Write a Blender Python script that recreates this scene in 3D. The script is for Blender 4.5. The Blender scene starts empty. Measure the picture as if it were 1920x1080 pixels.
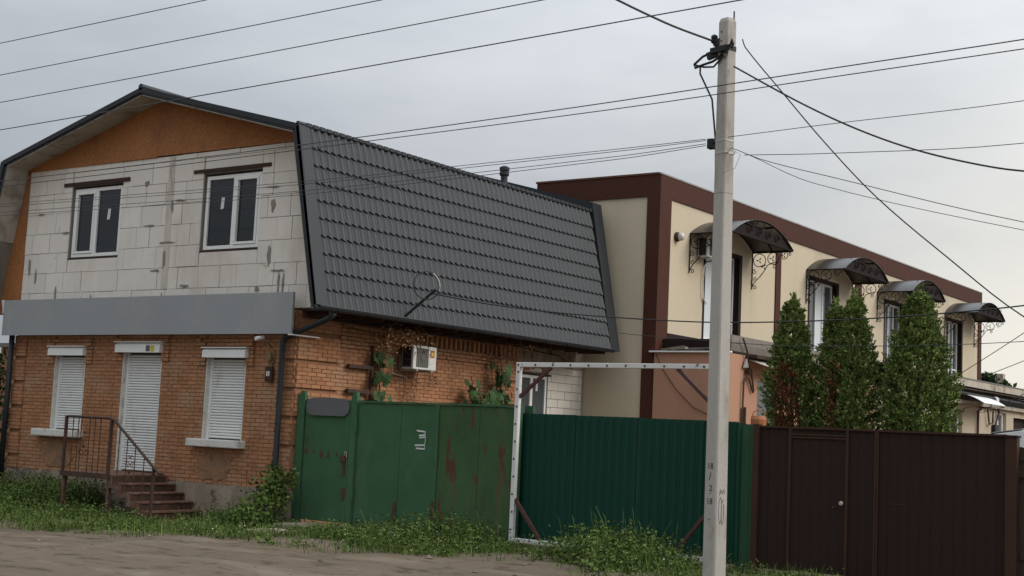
import bpy, bmesh, math, random
import numpy as np
from mathutils import Vector, Matrix
random.seed(7); rng = np.random.default_rng(11)
R_ = math.radians
scene = bpy.context.scene
col = scene.collection

# ------------------------------------------------------------------ camera, sky, sun, exposure
def setup_camera():
    yaw, pitch, roll = R_(35.412), R_(6.115), R_(2.689)
    fwd = Vector((-math.sin(yaw)*math.cos(pitch), math.cos(yaw)*math.cos(pitch), math.sin(pitch)))
    r = Vector((math.cos(yaw), math.sin(yaw), 0)); u = r.cross(fwd)
    r2 = r*math.cos(roll)+u*math.sin(roll); u2 = u*math.cos(roll)-r*math.sin(roll)
    cd = bpy.data.cameras.new('camera'); cd.sensor_width = 36; cd.lens = 2569.6/1920*36
    cd.clip_end = 4000; cd.clip_start = .05
    co = bpy.data.objects.new('camera', cd); col.objects.link(co)
    m = Matrix((r2, u2, -fwd)).transposed().to_4x4(); m.translation = Vector((0, 0, 1.8))
    co.matrix_world = m
    scene.camera = co
setup_camera()

SUN_DIR = Vector((.88, .26, .58)).normalized()          # towards the sun, behind the cloud on the right
def setup_world():
    w = bpy.data.worlds.new('World'); scene.world = w; w.use_nodes = True
    nt = w.node_tree; N = nt.nodes; L = nt.links; N.clear()
    def nd(t, **k):
        n = N.new(t)
        for a, b in k.items(): setattr(n, a, b)
        return n
    def mth(op, a, b=None, c=None):
        n = nd('ShaderNodeMath', operation=op)
        for i, v in enumerate((a, b, c)):
            if v is None: continue
            if isinstance(v, (int, float)): n.inputs[i].default_value = v
            else: L.new(v, n.inputs[i])
        return n.outputs[0]
    def mixc(f, a, b, mode='MIX'):
        n = nd('ShaderNodeMix', data_type='RGBA', blend_type=mode)
        for s, v in ((n.inputs[0], f), (n.inputs[6], a), (n.inputs[7], b)):
            if isinstance(v, (int, float)): s.default_value = v
            elif isinstance(v, tuple): s.default_value = (*v, 1)
            else: L.new(v, s)
        return n.outputs[2]
    tc = nd('ShaderNodeTexCoord'); sep = nd('ShaderNodeSeparateXYZ'); L.new(tc.outputs['Generated'], sep.inputs[0])
    z = mth('MAXIMUM', sep.outputs[2], 0.0)
    dot = nd('ShaderNodeVectorMath', operation='DOT_PRODUCT'); L.new(tc.outputs['Generated'], dot.inputs[0])
    h = Vector((.0, 1.0, .0)); dot.inputs[1].default_value = h
    glow = mth('POWER', mth('MAXIMUM', dot.outputs['Value'], 0.0), 13.0)
    low = mth('POWER', mth('SUBTRACT', 1.0, z), 4.0)
    glow = mth('MULTIPLY', glow, low)
    mp = nd('ShaderNodeMapping'); mp.inputs['Scale'].default_value = (1.0, 1.0, 3.2); L.new(tc.outputs['Generated'], mp.inputs[0])
    nz = nd('ShaderNodeTexNoise'); nz.inputs['Scale'].default_value = 2.6; nz.inputs['Detail'].default_value = 7; nz.inputs['Roughness'].default_value = .55
    L.new(mp.outputs[0], nz.inputs['Vector'])
    cl = mth('MULTIPLY_ADD', nz.outputs['Fac'], .60, .70)
    lum = mth('MULTIPLY', mth('MULTIPLY_ADD', mth('POWER', z, 1.4), 2.7, .76), cl)      # overcast sky: the zenith three times the horizon
    d2 = nd('ShaderNodeVectorMath', operation='DOT_PRODUCT'); L.new(tc.outputs['Generated'], d2.inputs[0]); d2.inputs[1].default_value = (.75, .66, 0)
    lum = mth('MULTIPLY', lum, mth('MULTIPLY_ADD', d2.outputs['Value'], .28, 1.0))     # the cloud is brighter on the sun's side
    cool = mixc(nz.outputs['Fac'], (4.5, 4.95, 5.65), (5.85, 6.1, 6.2))
    colr = mixc(glow, cool, (14.8, 13.6, 11.2))
    sc = nd('ShaderNodeVectorMath', operation='SCALE'); L.new(colr, sc.inputs[0]); L.new(lum, sc.inputs['Scale'])
    sky = nd('ShaderNodeTexSky', sky_type='NISHITA'); sky.sun_disc = False
    sky.sun_elevation = math.asin(SUN_DIR.z); sky.sun_rotation = math.atan2(SUN_DIR.x, SUN_DIR.y)
    sky.dust_density = 4; sky.air_density = 1
    mixed = mixc(.93, sky.outputs[0], sc.outputs[0])
    bg = nd('ShaderNodeBackground'); bg.inputs['Strength'].default_value = .09
    L.new(mixed, bg.inputs['Color'])
    out = nd('ShaderNodeOutputWorld'); L.new(bg.outputs[0], out.inputs[0])
setup_world()
sd = bpy.data.lights.new('sun', 'SUN'); sd.energy = 1.5; sd.angle = R_(28); sd.color = (1, .94, .85)
so = bpy.data.objects.new('sun', sd); col.objects.link(so); so.location = (20, 20, 30)
so.rotation_euler = SUN_DIR.to_track_quat('Z', 'Y').to_euler()
scene.view_settings.view_transform = 'Standard'; scene.view_settings.look = 'None'
scene.view_settings.exposure = 0.12; scene.view_settings.gamma = 1.0; scene.view_settings.use_curve_mapping = False
scene.render.engine = 'CYCLES'

# ------------------------------------------------------------------ materials
MATS = {}
def mat(name, base, rough=.75, var=.18, scale=2.0, bump=.15, bscale=30, rnd=0.0, metal=0.0, spec=.4,
        dirt=None, dirt2=None, stretch=(1, 1, 1), fine=.08):
    """dirt = (colour, threshold 0..1, softness, scale, stretch)"""
    if name in MATS: return MATS[name]
    m = bpy.data.materials.new(name); m.use_nodes = True; nt = m.node_tree; N = nt.nodes; L = nt.links
    bs = N['Principled BSDF']; geo = N.new('ShaderNodeNewGeometry')
    def noise(sc, detail=5, st=(1, 1, 1), rough_=.55):
        mp = N.new('ShaderNodeMapping'); mp.inputs['Scale'].default_value = st
        L.new(geo.outputs['Position'], mp.inputs[0])
        n = N.new('ShaderNodeTexNoise'); n.inputs['Scale'].default_value = sc; n.inputs['Detail'].default_value = detail
        n.inputs['Roughness'].default_value = rough_; L.new(mp.outputs[0], n.inputs['Vector']); return n.outputs['Fac']
    def math_(op, a, b=None, c=None):
        n = N.new('ShaderNodeMath'); n.operation = op
        for i, v in enumerate((a, b, c)):
            if v is None: continue
            if isinstance(v, (int, float)): n.inputs[i].default_value = v
            else: L.new(v, n.inputs[i])
        return n.outputs[0]
    def mix(f, a, b):
        n = N.new('ShaderNodeMix'); n.data_type = 'RGBA'
        for s, v in ((n.inputs[0], f), (n.inputs[6], a), (n.inputs[7], b)):
            if isinstance(v, (int, float)): s.default_value = v
            elif isinstance(v, tuple): s.default_value = (*v, 1)
            else: L.new(v, s)
        return n.outputs[2]
    n1 = noise(scale, 5, stretch); n2 = noise(scale*14, 3, stretch)
    val = math_('MULTIPLY_ADD', n1, 2*var*1.6, 1-var*1.6)
    val = math_('MULTIPLY', val, math_('MULTIPLY_ADD', n2, 2*fine, 1-fine))
    if rnd:
        oi = N.new('ShaderNodeObjectInfo')
        rr = math_('FRACT', math_('ADD', oi.outputs['Random'], geo.outputs['Random Per Island']))
        val = math_('MULTIPLY', val, math_('MULTIPLY_ADD', rr, 2*rnd, 1-rnd))
    vs = N.new('ShaderNodeVectorMath'); vs.operation = 'SCALE'; vs.inputs[0].default_value = base; L.new(val, vs.inputs['Scale'])
    c = vs.outputs[0]
    for d in (dirt, dirt2):
        if not d: continue
        dc, th, soft, ds, st = d
        dn = noise(ds, 6, st, .65)
        f = N.new('ShaderNodeMapRange'); f.interpolation_type = 'SMOOTHSTEP'
        f.inputs['From Min'].default_value = th-soft; f.inputs['From Max'].default_value = th+soft
        L.new(dn, f.inputs['Value'])
        c = mix(f.outputs[0], c, dc)
    L.new(c, bs.inputs['Base Color'])
    bs.inputs['Roughness'].default_value = rough; bs.inputs['Metallic'].default_value = metal
    bs.inputs['Specular IOR Level'].default_value = spec
    if bump:
        bn = noise(bscale, 4); b = N.new('ShaderNodeBump'); b.inputs['Strength'].default_value = bump; b.inputs['Distance'].default_value = .02
        L.new(bn, b.inputs['Height']); L.new(b.outputs[0], bs.inputs['Normal'])
    MATS[name] = m
    return m

MT = dict(
 brick=mat('brick', (.37, .178, .092), .95, .12, 1.3, .4, 60, rnd=.14, spec=.15, dirt=((.22, .115, .065), .64, .12, 1.2, (1, 1, 1)), dirt2=((.38, .23, .14), .57, .12, 1.5, (1, 1, 1.6))),
 mortar=mat('mortar', (.27, .138, .077), .95, .2, 3, .5, 50, spec=.15, dirt=((.14, .078, .048), .64, .1, 2, (1, 1, 1))),
 oldrender=mat('old_render', (.24, .145, .088), .95, .2, 3, .5, 40, spec=.15, dirt=((.33, .16, .08), .53, .05, 6, (1, 1, 1)), dirt2=((.15, .095, .062), .6, .08, 5, (1, 1, 1))),
 block=mat('aerated_block', (.72, .675, .61), .95, .06, 1.5, .35, 70, rnd=.04, spec=.2, dirt=((.42, .37, .31), .70, .06, 3.2, (1, 1, 1)), dirt2=((.58, .52, .45), .60, .13, .8, (1, 1, .35))),
 bmortar=mat('block_mortar', (.27, .24, .21), .95, .3, 4, .5, 60, spec=.15),
 smear=mat('mortar_smear', (.25, .225, .195), .95, .25, 9, .6, 60),
 plinth=mat('plinth_render', (.25, .20, .15), .95, .22, 2.2, .7, 25, dirt=((.09, .075, .06), .58, .07, 4.5, (1, 1, 1)), dirt2=((.34, .27, .20), .58, .1, 1.6, (1, 1, 1))),
 osb=mat('osb_board', (.36, .145, .045), .8, .12, 1.0, .25, 50, fine=.35, stretch=(1, 1, 1), dirt=((.20, .075, .03), .56, .12, 30, (.45, 1, 1.6)), dirt2=((.22, .085, .035), .62, .14, 1.1, (1, 1, 1))),
 soffit=mat('soffit_board', (.40, .36, .31), .9, .15, 1.5, .2, 30, dirt=((.22, .18, .14), .60, .12, 2, (1, 1, 1))),
 roof=mat('roof_metal', (.036, .0395, .044), .5, .08, 1.2, .03, 60, spec=.3, fine=.05, dirt=((.05, .05, .05), .66, .08, 3, (1, 1, 1))),
 roofdark=mat('roof_flashing', (.024, .027, .030), .5, .1, 1.5, .05, 30, spec=.25),
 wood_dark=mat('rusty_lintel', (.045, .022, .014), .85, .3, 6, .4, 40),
 white=mat('white_plastic', (.78, .78, .76), .45, .05, 3, .03, 40, dirt=((.55, .53, .49), .68, .1, 5, (1, 1, .3))),
 slat=mat('shutter_slat', (.72, .72, .70), .5, .05, 2, .03, 40, rnd=.04, dirt=((.52, .50, .46), .66, .12, 3, (1, 1, .4))),
 sill=mat('sill_concrete', (.60, .58, .53), .85, .1, 4, .3, 40, dirt=((.30, .28, .24), .62, .1, 5, (1, 1, 1))),
 sign=mat('sign_sheet', (.285, .295, .30), .6, .06, .6, .06, 6, fine=.03, spec=.3, dirt=((.33, .33, .32), .62, .12, 1.2, (1, 1, .5))),
 iron=mat('rusty_iron', (.050, .028, .019), .7, .3, 5, .3, 60, dirt=((.12, .045, .02), .60, .1, 7, (1, 1, 1))),
 step=mat('rusty_step', (.125, .058, .040), .8, .2, 5, .3, 50, dirt=((.19, .135, .10), .58, .1, 6, (1, 1, 1))),
 green=mat('green_gate_paint', (.044, .110, .052), .75, .14, 1.6, .12, 25, spec=.2, fine=.10, dirt=((.05, .035, .022), .68, .05, 2.2, (1, 1, .25)), dirt2=((.065, .13, .07), .60, .12, 1.2, (1, 1, .5))),
 greenrust=mat('green_gate_paint_rusted', (.050, .104, .044), .8, .18, 1.6, .18, 25, spec=.15, fine=.12, dirt=((.10, .045, .024), .575, .045, 3.4, (1.3, 1, .35)), dirt2=((.085, .105, .05), .60, .10, 2.6, (1, 1, .3))),
 dgreen=mat('dark_green_sheet', (.0052, .046, .029), .6, .08, 1, .03, 30, fine=.03, spec=.2),
 lgreen=mat('faded_green_post', (.032, .085, .045), .7, .15, 2, .12, 30, spec=.2, dirt=((.06, .05, .03), .66, .06, 3, (1, 1, .3))),
 rust=mat('rust', (.085, .034, .018), .9, .3, 8, .4, 60),
 wframe=mat('white_painted_steel', (.62, .61, .58), .6, .08, 3, .15, 50, dirt=((.13, .075, .05), .655, .05, 7, (1, 1, 1))),
 brace=mat('red_brown_primer', (.075, .032, .026), .75, .2, 5, .2, 50),
 brown=mat('brown_profile_sheet', (.026, .0142, .0112), .6, .10, 1, .03, 30, fine=.04, spec=.15),
 brownpost=mat('brown_steel', (.048, .0225, .0140), .6, .14, 3, .05, 40, spec=.2),
 wood=mat('weathered_wood', (.05, .034, .025), .85, .25, 3, .4, 40, stretch=(1, 1, .15)),
 concrete=mat('pole_concrete', (.40, .375, .335), .92, .10, 1.6, .35, 60, fine=.12, stretch=(1, 1, .4), dirt=((.26, .235, .20), .62, .1, 2.5, (1, 1, .35))),
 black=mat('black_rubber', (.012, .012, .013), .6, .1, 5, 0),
 wire=mat('wire', (.035, .036, .038), .6, .1, 5, 0),
 galv=mat('galvanised', (.42, .41, .39), .5, .1, 6, .1, metal=.4),
 paintblack=mat('stencil_paint', (.03, .03, .03), .8, .3, 30, 0),
 scribble=mat('faded_scribble', (.25, .23, .21), .9, .2, 20, 0),
 whitepaint=mat('white_paint', (.60, .62, .58), .8, .2, 25, .1),
 cream=mat('cream_render', (.56, .475, .345), .9, .05, .5, .12, 160, fine=.04, dirt=((.47, .40, .29), .62, .14, .7, (1, 1, .25))),
 trim=mat('brown_cladding', (.066, .0225, .0135), .7, .10, .9, .05, 30, fine=.05, spec=.2),
 trimdark=mat('dark_brown_reveal', (.020, .0105, .0085), .7, .1, 2, .05, spec=.2),
 cap=mat('cap_flashing', (.28, .27, .26), .5, .15, 2, .1, dirt=((.12, .09, .08), .6, .1, 2, (1, 1, 1))),
 capred=mat('cap_red', (.11, .036, .024), .5, .12, 2, .05),
 pink=mat('pink_render', (.43, .235, .155), .9, .05, .6, .12, 150, fine=.04, spec=.2, dirt=((.37, .205, .135), .6, .12, .9, (1, 1, .4))),
 beige=mat('beige_render', (.47, .39, .29), .9, .08, .8, .15, 120, dirt=((.33, .26, .18), .62, .12, 1, (1, 1, .4))),
 canopy=mat('smoked_polycarbonate', (.030, .025, .023), .3, .1, 2, 0, spec=.4),
 canopyfr=mat('canopy_frame', (.014, .008, .007), .7, .15, 5, .05, spec=.15),
 palepane=mat('pale_pane', (.62, .66, .68), .8, .06, 3, .1, 10, stretch=(1, 5, .3)),  # pale, softly streaked fill for a door pane
 greyboard=mat('grey_boards', (.19, .165, .14), .9, .25, 4, .3, 40, rnd=.25),
 scrap=mat('roof_scrap', (.09, .075, .065), .9, .35, 6, .5, 30),
 fascia=mat('weathered_fascia', (.42, .37, .30), .85, .2, 2, .3, 30, dirt=((.16, .13, .10), .58, .1, 2.5, (1, 1, .5))),
 slate=mat('old_slate', (.16, .15, .14), .9, .2, 3, .3, 30),
 terracotta=mat('orange_plastic', (.36, .13, .05), .6, .1, 5, .05),
 bark=mat('bark', (.06, .042, .03), .95, .3, 8, .6, 40),
 dead=mat('dead_foliage', (.15, .065, .030), .9, .25, 4, 0, rnd=.5, spec=.1),
 thuja=mat('thuja_foliage', (.125, .175, .044), .85, .22, 3, 0, spec=.15, rnd=.55, dirt=((.32, .36, .14), .59, .06, 11, (1, 1, 1))),
 vine=mat('vine_leaf', (.036, .072, .022), .7, .2, 4, 0, rnd=.4, spec=.25),
 dryleaf=mat('dry_leaf', (.28, .155, .085), .9, .25, 6, 0, rnd=.5, spec=.15),
 weed=mat('weed_leaf', (.078, .118, .028), .8, .3, 1.3, 0, rnd=.45, spec=.15),
 grass=mat('grass_blade', (.085, .125, .030), .85, .35, 1.0, 0, rnd=.45, spec=.15, dirt=((.20, .17, .08), .64, .06, 1.5, (1, 1, 1))),
 flower=mat('flower_white', (.7, .72, .66), .8, .1, 9, 0),
 stone=mat('stone', (.17, .14, .11), .95, .2, 5, .5, 30, rnd=.35, spec=.15),
 acwhite=mat('ac_case', (.62, .61, .57), .55, .08, 4, .05, dirt=((.25, .22, .18), .64, .08, 6, (1, 1, 1))),
 acgrille=mat('ac_grille', (.115, .11, .10), .7, .3, 9, .2),
 sticker=mat('orange_sticker', (.42, .14, .03), .6, .2, 30, 0),
 label=mat('paper_label', (.66, .67, .68), .7, .1, 30, 0),
 yellow=mat('yellow_sticker', (.55, .50, .06), .6, .2, 30, 0),
 plate=mat('plain_grey_plate', (.105, .108, .108), .55, .08, 6, .03),
 tan=mat('tan_ceramic', (.20, .135, .06), .7, .25, 12, .2),
 vanpaint=mat('van_white_paint', (.72, .73, .73), .3, .03, 2, 0, spec=.5),
 vangrey=mat('van_grey_roof', (.27, .26, .25), .45, .08, 2, 0),
 tyre=mat('tyre', (.02, .02, .02), .85, .1, 5, .1),
)
def glass_mat(name, c, rough=.04, spec=.5):
    m = bpy.data.materials.new(name); m.use_nodes = True; b = m.node_tree.nodes['Principled BSDF']
    b.inputs['Base Color'].default_value = (*c, 1); b.inputs['Roughness'].default_value = rough; b.inputs['Specular IOR Level'].default_value = spec
    MT[name] = m
glass_mat('glass', (.012, .016, .020)); glass_mat('glassgrey', (.07, .08, .085), .08); glass_mat('bulb', (.55, .53, .48), .2)

# ------------------------------------------------------------------ mesh helpers
class MB:
    def __init__(s): s.v = []; s.f = []
    def add(s, vs, fs):
        n = len(s.v); s.v += [tuple(p) for p in vs]; s.f += [tuple(i+n for i in f) for f in fs]; return s
    def hexa(s, p):    # p[0:4] bottom ring ccw, p[4:8] top ring
        return s.add(p, [(3, 2, 1, 0), (4, 5, 6, 7), (0, 1, 5, 4), (1, 2, 6, 5), (2, 3, 7, 6), (3, 0, 4, 7)])
    def box(s, x0, x1, y0, y1, z0, z1):
        return s.hexa([(x0, y0, z0), (x1, y0, z0), (x1, y1, z0), (x0, y1, z0), (x0, y0, z1), (x1, y0, z1), (x1, y1, z1), (x0, y1, z1)])
    def prism(s, poly, ex):
        n = len(poly); ex = Vector(ex); a = [Vector(p) for p in poly]; b = [p+ex for p in a]
        return s.add(a+b, [tuple(range(n))[::-1], tuple(range(n, 2*n))]+[(i, (i+1) % n, n+(i+1) % n, n+i) for i in range(n)])
    def bar(s, a, b, w, h=None, up=(0, 0, 1)):
        h = h or w; a = Vector(a); b = Vector(b); d = (b-a).normalized(); up = Vector(up)
        if abs(d.dot(up)) > .95: up = Vector((0, 1, 0)) if abs(d.y) < .9 else Vector((1, 0, 0))
        sx = d.cross(up).normalized()*w/2; sy = sx.cross(d).normalized()*h/2
        return s.hexa([a-sx-sy, a+sx-sy, a+sx+sy, a-sx+sy, b-sx-sy, b+sx-sy, b+sx+sy, b-sx+sy])
    def tube(s, pts, r, n=6, closed=False):
        pts = [Vector(p) for p in pts]; m = len(pts); rs = r if isinstance(r, (list, tuple)) else [r]*m
        vs = []; prev = None
        for i, p in enumerate(pts):
            if closed: t = (pts[(i+1) % m]-pts[i-1])
            else: t = pts[min(i+1, m-1)]-pts[max(i-1, 0)]
            t.normalize()
            if prev is None:
                u = Vector((0, 0, 1)) if abs(t.z) < .9 else Vector((1, 0, 0)); u = t.cross(u).normalized()
            else: u = (prev-t*prev.dot(t)).normalized()
            prev = u; w = t.cross(u)
            vs += [p+(u*math.cos(2*math.pi*k/n)+w*math.sin(2*math.pi*k/n))*rs[i] for k in range(n)]
        fs = []
        for i in range(m if closed else m-1):
            j = (i+1) % m
            fs += [(i*n+k, i*n+(k+1) % n, j*n+(k+1) % n, j*n+k) for k in range(n)]
        if not closed: fs += [tuple(range(n))[::-1], tuple(range((m-1)*n, m*n))]
        return s.add(vs, fs)
    def disc(s, c, nrm, r, th, n=10, ry=None):
        c = Vector(c); nrm = Vector(nrm).normalized(); u = nrm.orthogonal().normalized(); 
        if abs(nrm.z) < .5: u = Vector((0, 0, 1)).cross(nrm).normalized()
        w = nrm.cross(u); ry = ry or r
        ring = [c+u*r*math.cos(2*math.pi*k/n)+w*ry*math.sin(2*math.pi*k/n) for k in range(n)]
        return s.prism(ring, nrm*th)
    def lathe(s, c, prof, n=12):
        c = Vector(c); vs = []; fs = []
        for r, z in prof: vs += [c+Vector((r*math.cos(2*math.pi*k/n), r*math.sin(2*math.pi*k/n), z)) for k in range(n)]
        for i in range(len(prof)-1): fs += [(i*n+k, i*n+(k+1) % n, (i+1)*n+(k+1) % n, (i+1)*n+k) for k in range(n)]
        fs += [tuple(range(n))[::-1], tuple(range((len(prof)-1)*n, len(prof)*n))]
        return s.add(vs, fs)
    def mesh(s, name, m, smooth=False):
        me = bpy.data.meshes.new(name); me.from_pydata(s.v, [], s.f); me.materials.append(m)
        bm = bmesh.new(); bm.from_mesh(me); bmesh.ops.recalc_face_normals(bm, faces=bm.faces); bm.to_mesh(me); bm.free()
        if smooth:
            for p in me.polygons: p.use_smooth = True
        return me
    def build(s, name, m, parent=None, smooth=False, bevel=0):
        return link(name, s.mesh(name, MT[m] if isinstance(m, str) else m, smooth), parent, bevel=bevel)
def link(name, me, parent=None, loc=None, rot=None, scl=None, bevel=0):
    o = bpy.data.objects.new(name, me); col.objects.link(o)
    if loc is not None: o.location = loc
    if rot is not None: o.rotation_euler = rot
    if scl is not None: o.scale = scl
    if parent is not None:
        o.parent = parent; o.matrix_parent_inverse = PINV.get(parent.name, Matrix.Identity(4))
    if bevel:
        b = o.modifiers.new('bevel', 'BEVEL'); b.width = bevel; b.segments = 2; b.limit_method = 'ANGLE'
    return o
PINV = {}
def thing(name, loc, label, cat, group=None):
    o = bpy.data.objects.new(name, None); col.objects.link(o); o.location = loc; o.empty_display_size = .2
    PINV[o.name] = Matrix.Translation(-Vector(loc)); tag(o, label, cat, group); return o
def tag(o, label, cat, group=None):
    o['label'] = label; o['category'] = cat
    if group: o['group'] = group
    return o
def structure(o): o['kind'] = 'structure'; return o
def stuff(o): o['kind'] = 'stuff'; return o
def np_mesh(name, V, k, m, smooth=False):
    """V: (n*k,3) array of n separate polygons with k corners"""
    V = np.asarray(V, np.float32).reshape(-1, 3); n = len(V)//k
    me = bpy.data.meshes.new(name); me.vertices.add(len(V)); me.vertices.foreach_set('co', V.ravel())
    me.loops.add(n*k); me.loops.foreach_set('vertex_index', np.arange(n*k, dtype=np.int32))
    me.polygons.add(n); me.polygons.foreach_set('loop_start', np.arange(0, n*k, k, dtype=np.int32))
    me.update(calc_edges=True); me.materials.append(MT[m]); return me
def kites(P, D, W, Ln, Wd):
    """leaf-shaped quads: base P, direction D, width direction W"""
    P, D, W = (np.asarray(a, float) for a in (P, D, W)); D = D/np.linalg.norm(D, axis=1)[:, None]
    W = W-D*(W*D).sum(1)[:, None]; W = W/(np.linalg.norm(W, axis=1)[:, None]+1e-9)
    Ln = np.asarray(Ln)[:, None]; Wd = np.asarray(Wd)[:, None]
    nrm = np.cross(D, W)
    return np.stack([P, P+D*Ln*.45+W*Wd+nrm*Ln*.06, P+D*Ln, P+D*Ln*.45-W*Wd+nrm*Ln*.06], 1).reshape(-1, 3)
def bezier(p0, p1, sag, n=14):
    p0 = Vector(p0); p1 = Vector(p1)
    return [p0.lerp(p1, i/n)-Vector((0, 0, sag*4*(i/n)*(1-i/n))) for i in range(n+1)]
def subtract(u0, u1, z0, z1, ops):
    segs = [(u0, u1)]
    for a, b, c, d in ops:
        if z1 <= c+.005 or z0 >= d-.005: continue
        out = []
        for s, e in segs:
            if e <= a or s >= b: out.append((s, e)); continue
            if s < a: out.append((s, a))
            if e > b: out.append((b, e))
        segs = out
    return [(s, e) for s, e in segs if e-s > .02]
def wall_rects(u0, u1, z0, z1, ops):
    zs = sorted(set([z0, z1]+[min(max(v, z0), z1) for o in ops for v in o[2:]])); R = []
    for a, b in zip(zs, zs[1:]):
        for s, e in subtract(u0, u1, a, b, ops): R.append((s, e, a, b))
    return R
_U = {}
def unit_piece(kind, m, j):
    """four worn unit boxes shared by all alike pieces"""
    if (kind, m) not in _U:
        L = []
        for k in range(4):
            r = random.Random(k+5); b = MB(); q = .5
            pts = [(sx*q*(1-r.random()*j), sy*q, sz*q*(1-r.random()*j)) for sz in (-1, 1) for sx, sy in ((-1, -1), (1, -1), (1, 1), (-1, 1))]
            b.hexa(pts); L.append(b.mesh(kind, MT[m]))
        _U[(kind, m)] = L
    return random.choice(_U[(kind, m)])

# ------------------------------------------------------------------ ground
def gz(x, y):
    x = np.asarray(x, float); y = np.asarray(y, float)
    h = -.10/(1+np.exp((x+17.3)*1.6))*(1/(1+np.exp((17.9-y)*-2.2+0))+.35)
    h = h+.025*np.sin(x*.9+1.3)*np.sin(y*.7)+.012*np.sin(x*2.9+y*1.7)+.008*np.sin(y*4.1-x*1.1)
    return h*np.clip(1-np.hypot(x+14, y-16)/60, 0, 1)
def ground_edge(x):
    return np.interp(x, [-29, -23, -19.2, -17.2, -15.8, -14.2, -12.8, -12, -10.6, -9.8, -8], [14.5, 14.2, 13.9, 14.5, 14.9, 15.3, 15.0, 16.9, 16.4, 15.5, 14.6])
def build_ground():
    xs = np.concatenate([[-900, -400, -200, -120, -80, -60, -45, -35], np.arange(-30, 2.01, .2), [5, 10, 20, 40, 80, 150, 300, 900]])
    ys = np.concatenate([[-600, -250, -100, -50, -20, -5, 3, 6], np.arange(8, 20.01, .2), np.arange(21, 60, 2), [70, 90, 130, 200, 400, 1500]])
    X, Y = np.meshgrid(xs, ys); Z = gz(X, Y); nx, ny = len(xs), len(ys)
    V = np.stack([X, Y, Z], -1).reshape(-1, 3); F = [(j*nx+i, j*nx+i+1, (j+1)*nx+i+1, (j+1)*nx+i) for j in range(ny-1) for i in range(nx-1)]
    me = bpy.data.meshes.new('ground'); me.from_pydata(V.tolist(), [], F)
    for p in me.polygons: p.use_smooth = True
    g = mat('dirt_ground', (.128, .098, .070), .97, .16, .55, .8, 7, fine=.16, spec=.15,
            dirt=((.070, .053, .037), .58, .07, 1.8, (1.0, 1.6, 1)), dirt2=((.18, .145, .108), .60, .10, .9, (.6, 1.3, 1)))
    me.materials.append(g); structure(link('ground', me))
build_ground()

# ------------------------------------------------------------------ brick and block house with the mansard roof
YF, XL, XR = 18.4, -26.45, -17.9
house = thing('mansard_house', (-22.2, 23, 0), 'brick house with white block upper floor and dark tiled mansard roof', 'house')
WIN1, DOOR, WIN2 = (-25.03, -23.99, 1.46, 3.22), (-22.80, -21.60, .70, 3.28), (-20.30, -19.20, 1.44, 3.20)
UW1, UW2 = (-24.90, -23.22, 5.13, 6.70), (-20.75, -19.10, 5.13, 6.69)
def pier_bands():
    zs = [.60]+[v for k in range(3, 44, 7) for v in (.603+k*.0755, .603+(k+1)*.0755)]+[3.92]
    return list(zip(zs[::2], zs[1::2]))
def front_wall():
    ops = [WIN1, DOOR, WIN2]
    b = MB()
    for s, e, a, c in wall_rects(XL+.01, XR-.01, .58, 3.93, ops): b.box(s, e, YF+.012, YF+.35, a, c)
    for a0, a1 in ((XL+.004, XL+.415), (XR-.395, XR-.004)):
        for q0, q1 in pier_bands(): b.box(a0, a1, YF-.024, YF+.011, q0, q1)
    # recess backs
    for o in ops: b.box(o[0]+.002, o[1]-.002, YF+.25, YF+.34, o[2]+.002, o[3]-.002)
    w = b.build('front_wall', 'mortar', house)
    p = MB()
    n = 40
    for i in range(n):
        x0 = XL-.05+i*(XR-XL+.1)/n; x1 = x0+(XR-XL+.1)/n; a = random.uniform(0, .02); t = .60+random.uniform(-.025, .02)
        p.box(x0, x1, YF-.05-a, YF+.3, -.4, t)
    p.build('plinth', 'plinth', house)
    return w
def side_wall():
    b = MB()
    b.box(XR-.36, XR-.013, YF+.36, 25.6, -.3, 3.93); [b.box(XR-.012, XR+.026, u0, u1, q0, q1) for q0, q1 in pier_bands() for u0, u1 in ((YF+.002, 19.545), (24.755, 25.598))]
    return b.build('side_wall', 'mortar', house)
FB = [XL+.42, XR-.40]+[v for o in (WIN1, DOOR, WIN2) for v in (o[0]-.22, o[1]+.22)]
def splits(segs, cuts):
    for c in cuts:
        out = []
        for s, e in segs:
            if s+.004 < c < e-.004: out += [(s, c-.002), (c+.002, e)]
            else: out.append((s, e))
        segs = out
    return segs
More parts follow.
